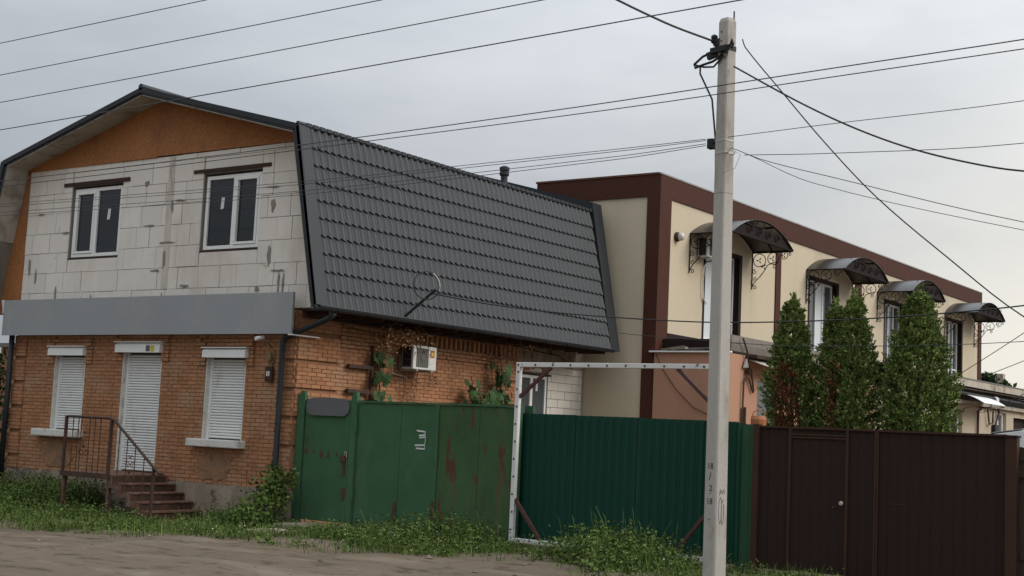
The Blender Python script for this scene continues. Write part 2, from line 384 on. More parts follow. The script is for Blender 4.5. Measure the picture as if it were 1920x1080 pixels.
def brick_list():
    out = []   # (u0,u1,z0,z1,off,side)
    ph, pl = .0755, .262
    ops = [WIN1, DOOR, WIN2]; r = random.Random(3)
    for c in range(44):
        z0 = .605+c*ph; z1 = z0+ph-.010
        if z1 > 3.93: break
        sh = (c % 2)*pl/2+r.uniform(-.015, .015)
        u = XL-sh
        while u < XR:
            a, e = max(u, XL), min(u+pl-.011, XR); u += pl
            if e-a < .04: continue
            for s, t in splits(subtract(a, e, z0, z1, ops), FB):
                off = r.gauss(0, .002); m = (s+t)/2
                if m < XL+.42 or m > XR-.40:           # corner quoins with grooves
                    off += .035 if c % 7 != 3 else -.028
                for o in ops:                           # hood moulding round the heads
                    if o[3]-.36 < z0 < o[3]+.20 and (o[0]-.22 < m < o[0]-.02 or o[1]+.02 < m < o[1]+.22): off += .04
                    if o[3] < z0 < o[3]+.17 and o[0]-.22 < m < o[1]+.22: off += .04
                out.append((s, t, z0, z1, off, 0))
    for c in range(60):
        z0 = .605+c*ph; z1 = z0+ph-.010
        if z0 < 1.8: continue
        if z1 > 3.93: break
        u = YF+.01-(c % 2)*pl/2
        while u < 25.6:
            a, e = max(u, YF-.005), min(u+pl-.011, 25.6); u += pl
            if e-a < .04: continue
            for a, e in splits([(a, e)], [19.55, 21.95, 24.75]):
                m = (a+e)/2; off = r.gauss(0, .002)
                if 21.95 < m < 25.55 and 3.55 < (z0+z1)/2 < 3.77: continue    # dentil course
                if m < 19.55 or m > 24.75: off += .04 if c % 7 != 3 else -.02
                elif z0 > 3.28: off += .045
                out.append((a, e, z0, z1, off, 1))
    k = 0; y = 21.97
    while y < 25.52:
        out.append((y, y+.065, 3.555, 3.765, .055 if k % 2 == 0 else -.02, 1)); y += .082; k += 1
    return out
fw = front_wall(); sw = side_wall()
def lay_bricks():
    L = brick_list()
    def key(b):
        m = (b[0]+b[1])/2; p = (m, YF) if b[5] == 0 else (XR, m)
        vis = 0 if (b[5] == 0 or b[2] > 2.25) else 50
        return math.hypot(*p)+vis-(b[1]-b[0])*4
    L.sort(key=key)
    rest = {0: MB(), 1: MB()}
    for i, (s, t, z0, z1, off, sd) in enumerate(L):
        d = .05+off
        if i < 296:
            if sd == 0: loc = ((s+t)/2, YF-off+d/2-.0, (z0+z1)/2); scl = (t-s, d, z1-z0); rot = (0, 0, 0)
            else: loc = (XR+off-d/2, (s+t)/2, (z0+z1)/2); scl = (t-s, d, z1-z0); rot = (0, 0, math.pi/2)
            link('brick', unit_piece('brick', 'brick', .05), fw if sd == 0 else sw, loc, rot, scl)
        else:
            j = lambda: random.uniform(0, .004)
            if sd == 0: rest[0].box(s+j(), t-j(), YF-off, YF+.05, z0+j(), z1-j())
            else: rest[1].box(XR-.05, XR+off, s+j(), t-j(), z0+j(), z1-j())
    stuff(rest[0].build('brick_rows', 'brick', fw)); stuff(rest[1].build('brick_rows', 'brick', sw))
lay_bricks()
def mans_x(z, inset=0): return -16.95-(z-3.96)/(7.27-3.96)*.73-inset     # right steep roof plane
def upper_wall():
    b = MB()
    ops = [UW1, UW2]
    for s, e, a, c in wall_rects(-26.41, -18.12, 3.95, 7.14, ops): b.box(s, e, YF+.016, YF+.3, a, c)
    b.prism([(-18.12, YF+.016, 3.95), (mans_x(3.95, .62), YF+.016, 3.95), (mans_x(7.14, .30), YF+.016, 7.14), (-18.12, YF+.016, 7.14)], (0, .28, 0))
    for o in ops: b.box(o[0]+.002, o[1]-.002, YF+.2, YF+.29, o[2]+.002, o[3]-.002)
    w = b.build('block_wall', 'bmortar', house)
    r = random.Random(21); ch = .437; z = 3.96; c = 0
    while z < 7.1:
        h = min(ch, 7.14-z); u = -26.42-(c*.29+.1) % .62
        xe = mans_x(z+h/2, .62-.32*(z-3.95)/3.19)
        while u < xe:
            ln = r.choice([.61, .61, .62, .60, .45, .40]) if r.random() < .5 else .61
            a, e = max(u, -26.42), min(u+ln, xe); u += ln
            if e-a < .05: continue
            for s, t in subtract(a, e, z+.002, z+h-.002, ops):
                if t-s < .04: continue
                g = r.choice([.004, .005, .007, .012, .016]); gv = r.choice([.004, .005, .008, .012])
                zc0, zc1 = z+gv/2, z+h-gv/2
                # split pieces that straddle an opening edge vertically
                parts = [(zc0, zc1)]
                for o in ops:
                    if t > o[0] and s < o[1]: pass
                off = r.uniform(-.004, .008)
                link('block', unit_piece('block', 'block', .012), w, ((s+t)/2, YF+.03-off, (zc0+zc1)/2), (0, 0, 0), (t-s-g, .06, zc1-zc0))
        z += ch; c += 1
    # rows beside the window heads and sills where whole courses are cut
    for o in ops:
        zz = 3.96; 
        while zz < 7.1:
            h = min(ch, 7.14-zz)
            if zz < o[2] < zz+h-.03: link('block', unit_piece('block', 'block', .012), w, ((o[0]+o[1])/2, YF+.033, (zz+o[2])/2-.01), (0, 0, 0), (o[1]-o[0]-.03, .055, o[2]-zz-.03))
            if zz+.03 < o[3] < zz+h: link('block', unit_piece('block', 'block', .012), w, ((o[0]+o[1])/2, YF+.033, (zz+h+o[3])/2+.01), (0, 0, 0), (o[1]-o[0]-.03, .055, zz+h-o[3]-.03))
            zz += ch
    # hand-thrown mortar smears
    sm = [(-25.9, 6.15, .30, .05), (-25.95, 4.75, .06, .35), (-25.2, 4.35, .07, .42), (-22.45, 6.62, .16, .14), (-21.75, 5.0, .12, .5), (-21.62, 6.1, .08, .28), (-18.75, 5.95, .14, .32),
          (-18.78, 4.98, .10, .5), (-18.48, 4.45, .06, .5), (-18.36, 4.42, .06, .45), (-18.5, 4.68, .4, .05), (-18.25, 4.1, .05, .3), (-21.1, 4.45, .3, .06), (-19.05, 4.35, .12, .14), (-22.3, 5.72, .35, .05),
          (-22.0, 4.78, .3, .06), (-25.0, 5.7, .3, .05), (-18.8, 6.3, .4, .04), (-24.0, 4.2, .04, .3), (-22.6, 4.1, .04, .25), (-21.75, 4.15, .07, .4), (-26.2, 5.0, .07, .4), (-21.4, 6.2, .35, .04), (-21.72, 5.35, .5, .05)]
    for x, zc, wd, hh in sm:
        k = 12; pts = []
        for i in range(k):
            a = 2*math.pi*i/k; q = r.uniform(.55, 1.1); pts.append((x+wd/2*math.cos(a)*q, YF-.016, zc+hh/2*math.sin(a)*q))
        MB().prism(pts, (0, .012, 0)).build('mortar_smear', 'smear', w)
    MB().box(-21.80, -21.62, YF-.012, YF+.012, 4.4, 7.12).build('seam_strip', mat('seam_mortar', (.56, .51, .44), .95, .12, 2, .4, 40, dirt=((.34, .29, .24), .6, .1, 3, (1, 1, .3))), w)
upper_wall()
def house_window(o, wall_y, sash_right, label):
    x0, x1, z0, z1 = o; y = wall_y
    fr = MB(); t = .075
    m = x0+(x1-x0)*(.52 if sash_right else .47)
    for a in ((x0+.05, x1-.05, z1-.05-t, z1-.05), (x0+.05, x1-.05, z0+.03, z0+.03+t), (x0+.05, x0+.05+t, z0+.03+t, z1-.05-t), (x1-.05-t, x1-.05, z0+.03+t, z1-.05-t), (m-.045, m+.045, z0+.03+t, z1-.05-t)):
        fr.box(a[0], a[1], y+.03, y+.11, a[2], a[3])
    f = fr.build('window', 'white', house, bevel=.006)
    xs = (m+.045, x1-.05-t) if sash_right else (x0+.05+t, m-.045)
    s = MB(); q = .055; za, zb = z0+.03+t, z1-.05-t
    for a in ((xs[0], xs[1], zb-q, zb), (xs[0], xs[1], za, za+q), (xs[0], xs[0]+q, za+q, zb-q), (xs[1]-q, xs[1], za+q, zb-q)): s.box(a[0]+.002, a[1]-.002, y+.012, y+.085, a[2]+.002, a[3]-.002)
    s.build('sash', 'white', f, bevel=.006)
    for a, b in ((x0+.05+t, m-.045), (m+.045, x1-.05-t)):
        MB().box(a-.01, b+.01, y+.07, y+.08, za-.01, zb+.01).build('pane', 'glass', f)
    ls = (x0+(x1-x0)*(.70 if not sash_right else .30), z0+(z1-z0)*(.62 if sash_right else .60))
    MB().add([(ls[0]-.05, y+.066, ls[1]-.13), (ls[0]+.04, y+.066, ls[1]-.12), (ls[0]+.055, y+.066, ls[1]+.10), (ls[0]-.03, y+.066, ls[1]+.12)], [(0, 1, 2, 3)]).build('paper_sticker', 'label', f)
    MB().box(x0-.02, x1+.02, y-.01, y+.06, z0-.05, z0+.01).build('sill_gap', 'wood_dark', house)
house_window(UW1, YF+.02, False, ''); house_window(UW2, YF+.02, True, '')
MB().box(-25.17, -23.0, YF-.03, YF+.1, 6.71, 6.79).build('lintel', 'wood_dark', house)
MB().box(-21.03, -18.86, YF-.03, YF+.1, 6.71, 6.78).build('lintel', 'wood_dark', house)

# mansard roof
RX, HB, HT, HE = -22.16, 7.27, 8.44, 3.96
Y0, Y1 = 17.8, 28.0
def roof():
    r = MB()
    t = .10
    for sgn in (1, -1):
        hx = 4.48*sgn
        r.prism([(RX, Y0+.03, HT), (RX+hx, Y0+.03, HB), (RX+hx-.02*sgn, Y0+.03, HB-t), (RX, Y0+.03, HT-t)], (0, Y1-Y0-.05, 0))
        r.prism([(RX+hx-.03*sgn, Y0+.03, HB-.03), (RX+5.21*sgn-.03*sgn, Y0+.03, HE), (RX+5.21*sgn-.12*sgn, Y0+.03, HE), (RX+hx-.13*sgn, Y0+.03, HB-.06)], (0, Y1-Y0-.05, 0))
    ro = r.build('roof', 'roof', house)
    # stamped tile rows on the steep street-side slope
    dx, dz = (4.48-5.21), HB-HE; ln = math.hypot(dx, dz); S = Vector((dx/ln, 0, dz/ln)); Nn = Vector((S.z, 0, -S.x))
    base = Vector((RX+5.21, 0, HE)); rows = 10; rl = ln/rows
    ys = np.arange(Y0+.27, Y1-.02, .0183)
    ph = (ys % .183)/.183
    wv = np.where(ph < .72, np.sin(np.pi*ph/.72), -.35*np.sin(np.pi*(ph-.72)/.28))
    for k in range(rows):
        rings = []
        for (s, lift, wa) in ((-.035, -.02, 0), (-.035, .056, 1), (-.035, .056, 1), (rl*.5, .036, 1), (rl+.01, .012, 1)):
            edge = .048*wv if s < 0 else 0*wv
            P = np.array(base)[None, :]+np.outer(np.full(len(ys), k*rl+s)-edge, np.array(S))+np.outer(lift+.034*wv*wa, np.array(Nn))
            P[:, 1] = ys; rings.append(P)
        V = np.concatenate(rings); n = len(ys); F = []
        for a in (0, 2, 3): F += [(a*n+i, a*n+i+1, (a+1)*n+i+1, (a+1)*n+i) for i in range(n-1)]
        me = bpy.data.meshes.new('tile_row'); me.from_pydata(V.tolist(), [], F); me.materials.append(MT['roof'])
        me.polygons.foreach_set('use_smooth', [a >= n-1 for a in range(len(F))])
        link('tile_row', me, ro)
    # front barge boards
    b = MB()
    for sgn in (1, -1):
        hx = 4.48*sgn
        b.prism([(RX, Y0, HT+.04), (RX+hx+.02*sgn, Y0, HB+.04), (RX+hx+.02*sgn, Y0, HB-.065), (RX, Y0, HT-.065)], (0, .035, 0))
        b.prism([(RX+hx+.06*sgn, Y0-.01, HB+.03), (RX+5.21*sgn+.05*sgn, Y0-.01, HE-.06), (RX+5.21*sgn-.06*sgn, Y0-.01, HE-.06), (RX+hx-.05*sgn, Y0-.01, HB-.06)], (0, .04, 0))
    b.build('barge_board', 'roofdark', ro)
    # grey edge flashing between barge and tiles, and the break-line cap
    f = MB(); o = Vector(Nn)*.055
    f.prism([base+o+S*(-.02)+Vector((0, Y0-.01, 0)), base+o+S*(ln+.01)+Vector((0, Y0-.01, 0)), base-o*.2+S*(ln+.01)+Vector((0, Y0-.01, 0)), base-o*.2+S*(-.02)+Vector((0, Y0-.01, 0))], (0, .30, 0))
    f.build('edge_flashing', 'roof', ro)
    c = MB(); c.tube([(RX+4.50, Y0, HB+.045), (RX+4.50, Y1, HB+.045)], .045, 6); 
    yy = Y0+.2
    while yy < Y1: c.box(RX+4.40, RX+4.55, yy, yy+.13, HB+.02, HB+.085); yy += .183
    c.build('break_cap', 'roof', ro)
    c = MB(); c.tube([(RX, Y0, HT+.05), (RX, Y1, HT+.05)], .07, 8); c.build('ridge_cap', 'roof', ro)
    # soffits of the front overhang
    s = MB()
    for i in range(3):
        a0, a1 = i/3+.003, (i+1)/3-.003
        for sgn in (1, -1):
            q = lambda a, d: (RX+4.44*sgn*a, Y0+.04, HT-.105-d-(HT-HB)*a)
            s2 = MB(); s2.prism([q(a0, 0), q(a1, 0), q(a1, .015), q(a0, .015)], (0, .60, 0)); s2.build('soffit_board', 'soffit', ro)
    for sgn in (1, -1):
        for (za, zb, mm) in ((7.2, 5.55, 'soffit'), (5.54, 3.99, 'greyboard')):
            g = lambda z, d: (RX+sgn*(4.48+(HB-z)/(HB-HE)*.73-.13-d), Y0+.04, z)
            MB().prism([g(za, 0), g(zb, 0), g(zb, .015), g(za, .015)], (0, .60, 0)).build('soffit_board', mm, ro)
    # far firewall, taller than the roof, clad in dark sheet
    w = MB()
    w.prism([(RX+5.21+.03, Y1, HE-.05), (RX+4.48+.06, Y1, HB+.26), (RX, Y1, HT+.30), (RX-4.54, Y1, HB+.26), (RX-5.24, Y1, HE-.05)], (0, .40, 0))
    w.build('firewall', 'roofdark', house)
    # eave soffit and gutter
    MB().box(XR+.048, XR+.10, YF+.05, 25.55, 3.79, HE-.051).build('eave_shade_strip', 'wood_dark', ro)  # dark timber strip added to deepen the shade under the eave
    for i in range(17): MB().box(XR+.102, RX+5.21-.10, YF+.2+i*.58, YF+.26+i*.58, HE-.14, HE-.051).build('rafter_end', 'wood_dark', ro)
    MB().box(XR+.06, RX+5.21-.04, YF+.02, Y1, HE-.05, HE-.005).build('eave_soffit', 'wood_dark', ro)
    g = MB(); n = 8; gx = RX+5.21+.055; rr = .075
    sec = [(gx+rr*math.cos(math.pi+math.pi*i/n), HE-.03+rr*math.sin(math.pi+math.pi*i/n)) for i in range(n+1)]
    sec += [(gx+(rr-.008)*math.cos(math.pi+math.pi*i/n), HE-.03+(rr-.008)*math.sin(math.pi+math.pi*i/n)) for i in range(n, -1, -1)]
    g.prism([(a, Y0+.02, b) for a, b in sec], (0, Y1-Y0+.02, 0)); gu = g.build('gutter', 'roofdark', house)
    gl = MB(); gl.tube([(gx+rr, Y0+.02, HE-.03), (gx+rr, Y1+.04, HE-.03)], .011, 6); gl.build('gutter_lip', 'roof', gu)
    yy = Y0+.5
    while yy < Y1:
        MB().prism([(a*1.0, yy, b-.004) for a, b in [(gx+(rr+.006)*math.cos(math.pi+math.pi*i/n), HE-.03+(rr+.006)*math.sin(math.pi+math.pi*i/n)) for i in range(n+1)]], (0, .03, 0)).build('gutter_bracket', 'roofdark', gu); yy += .85
    # vent pipe on the upper slope
    v = MB(); vx, vy = -19.3, 26.6; vz = HT-(vx-RX)/4.48*(HT-HB)-.02
    v.lathe((vx, vy, vz), [(.22, 0), (.17, .06), (.10, .16), (.085, .28), (.085, .36), (.12, .40), (.12, .47), (.10, .475), (.10, .50), (.125, .505), (.125, .58), (.06, .62)], 14)
    v.build('vent_pipe', 'roofdark', ro, smooth=False)
    return ro
roof()
# gable boards
def gable():
    und = lambda x: HT-.125-(HT-HB)*abs(x-RX)/4.48
    xs = [-26.55, RX-.0, -17.80]
    for a, b in ((xs[0], xs[1]-.004), (xs[1]+.004, xs[2])):
        MB().prism([(a, YF-.03, 7.13+(.03 if a > -23 else 0)), (b, YF-.03, 7.14), (b, YF-.03, und(b)), (a, YF-.03, und(a))], (0, .02, 0)).build('gable_board', 'osb', house)
    g = lambda z: RX-(4.48+(HB-z)/(HB-HE)*.73-.15)
    MB().prism([(-26.42, YF-.005, 3.96), (-26.42, YF-.005, 7.12), (g(7.12), YF-.005, 7.12), (g(3.96), YF-.005, 3.96)], (0, .02, 0)).build('gable_board', 'osb', house)
gable()

def shutter(o, housing, name_door):
    x0, x1, z0, z1 = o; y = YF+.12
    root = MB()
    hz0, hz1 = housing[2], housing[3]
    root.prism([(housing[0], YF-.13, hz0), (housing[0], YF-.13, hz1-.05), (housing[0], YF-.06, hz1), (housing[0], YF+.0, hz1), (housing[0], YF+.0, hz0)], (housing[1]-housing[0], 0, 0))
    s = root.build('roller_shutter', 'white', house)
    MB().box(housing[0]-.03, housing[1]+.04, YF-.15, YF-.0, hz1+.003, hz1+.02).build('housing_lid', 'white', s)
    for a, b in ((x0+.03, x0+.08), (x1-.08, x1-.03)): MB().box(a, b, y-.03, y+.05, z0+.01, hz0).build('guide_rail', 'white', s)
    for a, b in ((x0+.002, x0+.028), (x1-.028, x1-.002)): MB().box(a, b, YF+.002, y+.05, z0+.01, hz0).build('reveal', 'sill', s)
    p = .0545; n = int((hz0-z0-.02)/p)
    b = MB(); L = x1-x0-.16
    b.prism([(-.5, .012, -.5*p+.004), (-.5, -.004, -.5*p+.006), (-.5, -.012, -.1*p), (-.5, -.010, .25*p), (-.5, -.002, .5*p-.004), (-.5, .012, .5*p-.004)], (1, 0, 0))
    me = b.mesh('slat', MT['slat'])
    for i in range(n): link('slat', me, s, ((x0+x1)/2, y, z0+.03+p*(i+.5)), None, (L, 1, 1))
    MB().box(x0+.07, x1-.07, y+.02, y+.03, z0+.01, hz0).build('slat_backing', 'acgrille', s)
    return s
shutter(WIN1, (-25.13, -23.95, 3.04, 3.22), 0); shutter(WIN2, (-20.30, -19.12, 3.02, 3.20), 0)
sh = shutter(DOOR, (-22.92, -21.55, 3.11, 3.31), 1)
MB().box(-21.82, -21.70, YF-.134, YF-.131, 3.13, 3.25).build('sticker', 'yellow', sh)
MB().box(-21.96, -21.84, YF-.134, YF-.131, 3.13, 3.25).build('sticker', 'plate', sh)
for a, b, z in ((-25.40, -23.90, 1.32), (-20.53, -19.08, 1.30)):
    MB().box(a, b, YF-.20, YF+.10, z, z+.15).build('sill', 'sill', house, bevel=.02)
    rr = random.Random(int(a*100)); cx, cz = (a+b)/2-.1, z-.36
    MB().prism([(cx+(.52+rr.uniform(-.12, .12))*math.cos(t), YF-.012, cz+(.30+rr.uniform(-.07, .07))*math.sin(t)) for t in np.linspace(0, 2*math.pi, 25)[:-1]], (0, .03, 0)).build('render_patch', 'oldrender', house)
# downpipes
def pipes():
    p = MB(); p.tube([(-16.98, 18.32, 3.92), (-16.98, 18.32, 3.80), (-17.06, 18.30, 3.74), (-17.86, 18.26, 3.47), (-18.06, 18.25, 3.40), (-18.12, 18.25, 3.30), (-18.13, 18.27, .55), (-18.12, 18.2, .42)], .055, 10)
    o = p.build('downpipe', 'roofdark', house, smooth=True)
    MB().lathe((-16.98, 18.32, 3.80), [(.068, 0), (.068, .14), (.05, .15)], 10).build('outlet', 'roof', o)
    for z in (2.9, 1.8, .9): MB().lathe((-18.13, 18.26, z), [(.064, 0), (.064, .03)], 10).build('pipe_clip', 'roofdark', o)
    q = MB(); q.tube([(-26.43, 18.27, 3.6), (-26.43, 18.27, .4)], .06, 10); q.build('downpipe', 'roofdark', house, smooth=True)
pipes()
# annex of blocks at the far end of the side wall
def annex():
    X = -18.2; op = (26.15, 27.25, 2.0, 3.22)
    b = MB()
    for s, e, a, c in wall_rects(25.6, 28.78, -.2, 3.5, [op]): b.box(X-.3, X-.012, s, e, a, c)
    b.box(X-.29, X-.2, op[0]-.01, op[1]+.01, op[2]-.01, op[3]+.01)
    w = b.build('annex_wall', 'bmortar', house)
    z, c = 1.9, 0
    while z < 3.4:
        u = 25.6-(c % 2)*.3
        while u < 28.78:
            a, e = max(u, 25.61), min(u+.6, 28.77); u += .6
            for s, t in subtract(a, e, z, z+.2, [op]):
                if t-s > .04: link('block', unit_piece('block', 'block', .012), w, (X-.02, (s+t)/2, z+.1), (0, 0, math.pi/2), (t-s-.012, .05, .188))
        z += .2; c += 1
    MB().box(X-.3, X+.05, 25.62, 28.77, 3.47, 3.93).build('ring_beam', 'plinth', house)
    k = MB(); r = random.Random(4); yy = 25.7
    while yy < 27.2:
        d = r.uniform(.04, .16); k.box(X-.01, X+.03, yy, yy+.07, 3.46-d, 3.47); yy += .085
    k.build('drip_edge', 'brick', house)
    f = MB(); t = .07; y0, y1, z0, z1 = op; m = 26.62; xx = X-.10
    for a in ((y0, y1, z1-t, z1), (y0, y1, z0, z0+t), (y0, y0+t, z0+t, z1-t), (y1-t, y1, z0+t, z1-t), (m-.05, m+.05, z0+t, z1-t)): f.box(xx, xx+.07, a[0], a[1], a[2], a[3])
    w2 = f.build('window', 'white', house)
    for a, bb in ((y0+t, m-.05), (m+.05, y1-t)): MB().box(xx+.02, xx+.03, a-.01, bb+.01, z0+t-.01, z1-t+.01).build('pane', 'glassgrey', w2)
    MB().box(xx+.031, xx+.034, 26.85, 26.93, 2.86, 3.06).build('paper_sticker', 'label', w2)
    MB().box(X-.1, X+.012, y0-.1, y1+.12, z1+.005, z1+.05).build('lintel', 'wood_dark', house)
    MB().tube([(X+.07, 25.7, 3.85), (X+.07, 26.6, 3.78), (X+.07, 27.6, 3.74), (X+.07, 27.85, 3.65), (X+.07, 27.88, 3.52)], .012, 5).build('cable', 'black', house)
annex()

# ------------------------------------------------------------------ things on the house
def sign_board():
    t = thing('shop_sign', (-22.2, 18.15, 3.45), 'long blank grey sign board across the brick house front', 'sign')
    b = MB(); b.box(-26.58, -17.78, 18.10, 18.125, 3.455, 4.225); b.build('panel', 'sign', t)
    f = MB()
    for a in ((-26.57, -17.79, 18.127, 18.16, 4.19, 4.222), (-26.57, -17.79, 18.127, 18.16, 3.458, 3.49), (-17.83, -17.79, 18.127, 18.16, 3.50, 4.18), (-26.57, -26.53, 18.127, 18.34, 3.50, 4.18)): f.box(*a)
    f.build('frame', 'galv', t)
    MB().box(-17.86, -17.76, 18.10, 18.85, 3.43, 3.45).build('end_strip', 'white', t)
    MB().prism([(-26.585, 18.10, 3.95), (-26.585, 18.10, 4.24), (-26.80, 18.18, 4.24), (-26.92, 18.3, 4.12), (-26.92, 18.3, 3.95)], (.0, .02, 0)).build('end_return', 'white', t)
sign_board()
def ac_unit(name, x, y, z, w, h, d, label, sticker=True):
    """fan faces +x; y,z = lower near corner"""
    t = thing(name, (x, y, z), label, 'air conditioner')
    MB().box(x-d, x, y, y+w, z, z+h).build('case', 'acwhite', t, bevel=.015)
    MB().box(x+.002, x+.010, y+.10, y+w*.62, z+.05, z+h-.05).build('fan_grille', 'acgrille', t)
    g = MB()
    for i in range(7): g.box(x+.010, x+.016, y+.10+i*(w*.62-.10)/6-.004, y+.10+i*(w*.62-.10)/6+.004, z+.05, z+h-.05)
    g.disc((x+.009, y+.05+w*.31, z+h/2), (1, 0, 0), .06, .012)
    g.build('grille_bars', 'acgrille', t)
    s = MB(); s.box(x-d+.03, x-.05, y-.012, y-.002, z+.04, z+h-.04); s.build('coil', 'black', t)
    s = MB()
    for i in range(4): s.bar((x-d+.02, y-.018, z+.06+i*(h-.1)/3), (x-.04, y-.018, z+.06+i*(h-.1)/3), .008)
    s.build('coil_guard', 'acgrille', t)
    if sticker:
        MB().box(x+.002, x+.006, y+w*.72, y+w*.90, z+h-.22, z+h-.07).build('sticker', 'sticker', t)
        MB().box(x+.0065, x+.008, y+w*.76, y+w*.86, z+h-.18, z+h-.12).build('sticker', 'yellow', t)
    b = MB()
    for yy in (y+.12, y+w-.15):
        b.bar((x-d-.14, yy, z-.02), (x+.02, yy, z-.02), .035); b.bar((x-d-.14, yy, z-.02), (x-d-.14, yy, z+.30), .035)
    b.tube([(x-d-.1, y-.05, z+.1), (x-d-.1, y-.16, z+.1), (x-d-.1, y-.16, z-.1), (x-d-.1, y+.3, z-.16)], .012, 5)
    b.build('wall_bracket', 'galv', t)
    return t
ac_unit('air_conditioner', -17.42, 21.22, 3.02, .74, .48, .30, 'dusty white air conditioner with orange sticker on the brick side wall')
def facade_bits():
    t = thing('wall_lantern', (-18.52, 18.36, 2.86), 'old tan ceramic oval wall lantern beside the downpipe', 'lamp')
    MB().disc((-18.50, 18.39, 3.04), (0, -1, 0), .075, .03, 14, .15).build('back_plate', 'tan', t)
    MB().lathe((-18.50, 18.31, 2.95), [(.02, 0), (.04, .03), (.05, .09), (.035, .15), (.015, .18)], 10).build('shade', 'tan', t)
    t = thing('intercom_box', (-18.49, 18.35, 2.58), 'dark upright intercom box with pale label below the lantern', 'intercom')
    MB().box(-18.58, -18.41, 18.29, 18.36, 2.58, 2.86).build('case', 'wood_dark', t, bevel=.01)
    MB().box(-18.535, -18.455, 18.284, 18.289, 2.68, 2.77).build('label_plate', 'label', t)
    MB().box(-18.50, -18.485, 18.279, 18.283, 2.685, 2.765).build('label_mark', 'plate', t)
    t = thing('security_camera', (-18.6, 18.3, 3.4), 'small white security camera under the grey sign board', 'camera')
    MB().tube([(-18.62, 18.04, 3.36), (-18.60, 18.22, 3.40)], .038, 10).build('body', 'white', t)
    MB().tube([(-18.60, 18.20, 3.39), (-18.52, 18.25, 3.30), (-18.50, 18.36, 3.22)], .014, 6).build('arm', 'acgrille', t)
    t = thing('iron_wall_bracket', (-17.83, 20.4, 2.5), 'dark iron upright with two flat arms on the brick side wall', 'bracket')
    b = MB(); b.bar((-17.80, 20.42, 2.2), (-17.80, 20.42, 3.42), .05); b.build('upright', 'iron', t)
    for z in (2.98, 2.50): MB().box(-17.86, -17.78, 19.75, 20.40, z-.035, z+.035).build('arm', 'iron', t)
    t = thing('cable_mast', (-16.86, 20.26, 4.0), 'short dark mast with coiled cable leaning out over the gutter', 'mast')
    MB().tube([(-17.2, 20.1, 3.72), (-16.82, 20.25, 4.02), (-16.3, 20.42, 4.50)], .028, 8).build('pipe', 'black', t)
    c = MB(); cc = Vector((-16.42, 20.28, 4.56))
    pts = [cc+Vector((.10*math.cos(a), .27*math.cos(a), .27*math.sin(a))) for a in np.linspace(0, 2*math.pi, 26)[:-1]]
    c.tube(pts, .012, 5, True); c.build('cable_coil', 'black', t)
    c = MB(); c.tube([cc+Vector((.10*math.cos(a), .275*math.cos(a), .275*math.sin(a))) for a in np.linspace(-.3, 1.1, 8)], .014, 5); c.build('coil_tape', 'galv', t)
facade_bits()

# ------------------------------------------------------------------ steel stairs
def stairs():
    t = thing('entrance_stairs', (-21.4, 17.6, 0), 'rusty steel entrance steps with railing at the shuttered door', 'stairs')
    yn, yb = 17.0, 18.34; zl = .70
    MB().box(-22.62, -21.18, yn, yb, zl-.05, zl).build('landing', 'step', t)
    MB().box(-22.64, -21.16, yn-.045, yn-.002, zl-.09, zl+.01).build('landing_edge', 'iron', t)
    for x in (-22.58, -21.24): MB().box(x-.035, x+.035, yn+.01, yn+.08, -.3, zl-.052).build('leg', 'step', t)
    n = 5; run = .27; rise = .155
    for i in range(n):
        x0 = -21.16+i*run; z = zl-.03-rise*(i+1)+.04
        st = MB().box(x0, x0+run+.03, yn+.02, yb-.01, z-.03, z).build('step', 'step', t)
        MB().box(x0-.012, x0-.002, yn+.03, yb-.02, z+.003, z+rise-.035).build('riser', 'iron', t)
    for yy in (yn+.0, yb-.0):
        s = MB()
        for i in range(n):
            x0 = -21.17+i*run; z = zl-.03-rise*(i+1)+.04
            s.box(x0-.03, x0+.05, yy-.012, yy+.012, z-.10, z+rise-.032); s.box(x0+.052, x0+run-.032, yy-.012, yy+.012, z-.10, z-.032)
        s.build('stringer', 'step', t)
    # railing
    zr = 1.75; rail = MB()
    rail.tube([(-22.63, yn, zr), (-22.55, yn, zr+.015), (-21.28, yn, zr+.01), (-21.16, yn, zr-.03), (-19.82, yn, .80), (-19.72, yn+.02, .80)], .027, 8)
    rail.build('handrail', 'iron', t, smooth=True)
    for x, z0, z1 in ((-22.60, zl, zr), (-21.24, zl, zr)): MB().box(x-.025, x+.025, yn-.03, yn+.02, z0, z1).build('post', 'iron', t)
    MB().box(-19.98, -19.94, yn-.03, yn+.02, -.1, .90).build('post', 'iron', t)
    r = random.Random(2)
    def twisted(x, z0, z1, k='baluster'):
        b = MB(); m = 12; b.tube([(x, yn-.004, z0+(z1-z0)*i/m) for i in range(m+1)], [.008+.004*(i % 2) for i in range(m+1)], 5); return b.build(k, 'iron', t)
    for x in (-22.38, -22.22, -22.13, -21.88, -21.72, -21.56): twisted(x, zl, zr)
    for x in (-20.98, -20.74, -20.50, -20.24): twisted(x, zl-.03-rise*((x+21.16)//run+1)+.04, zr-.03-(x+21.16)*.95/1.34)
    def scroll(cx, cz, s):
        b = MB()
        for sg in (1, -1):
            for k, (ox, oz, rr, turns) in enumerate(((.07, -.16, .09, 1.2), (.06, .10, .07, 1.1), (.03, .24, .04, 1))):
                pts = [(cx+sg*s*(ox+(rr*(1-a/7.5))*math.cos(a)), yn-.012, cz+s*(oz+(rr*(1-a/7.5))*math.sin(a))) for a in np.linspace(0, 6*turns, 18)]
                b.tube(pts, .008, 4)
        b.disc((cx, yn-.02, cz-.02*s), (0, -1, 0), .035*s, .015, 8)
        return b.build('scroll_ornament', 'rust', t)
    scroll(-22.0, 1.22, 1.0); scroll(-20.62, .80, 1.05)
stairs()

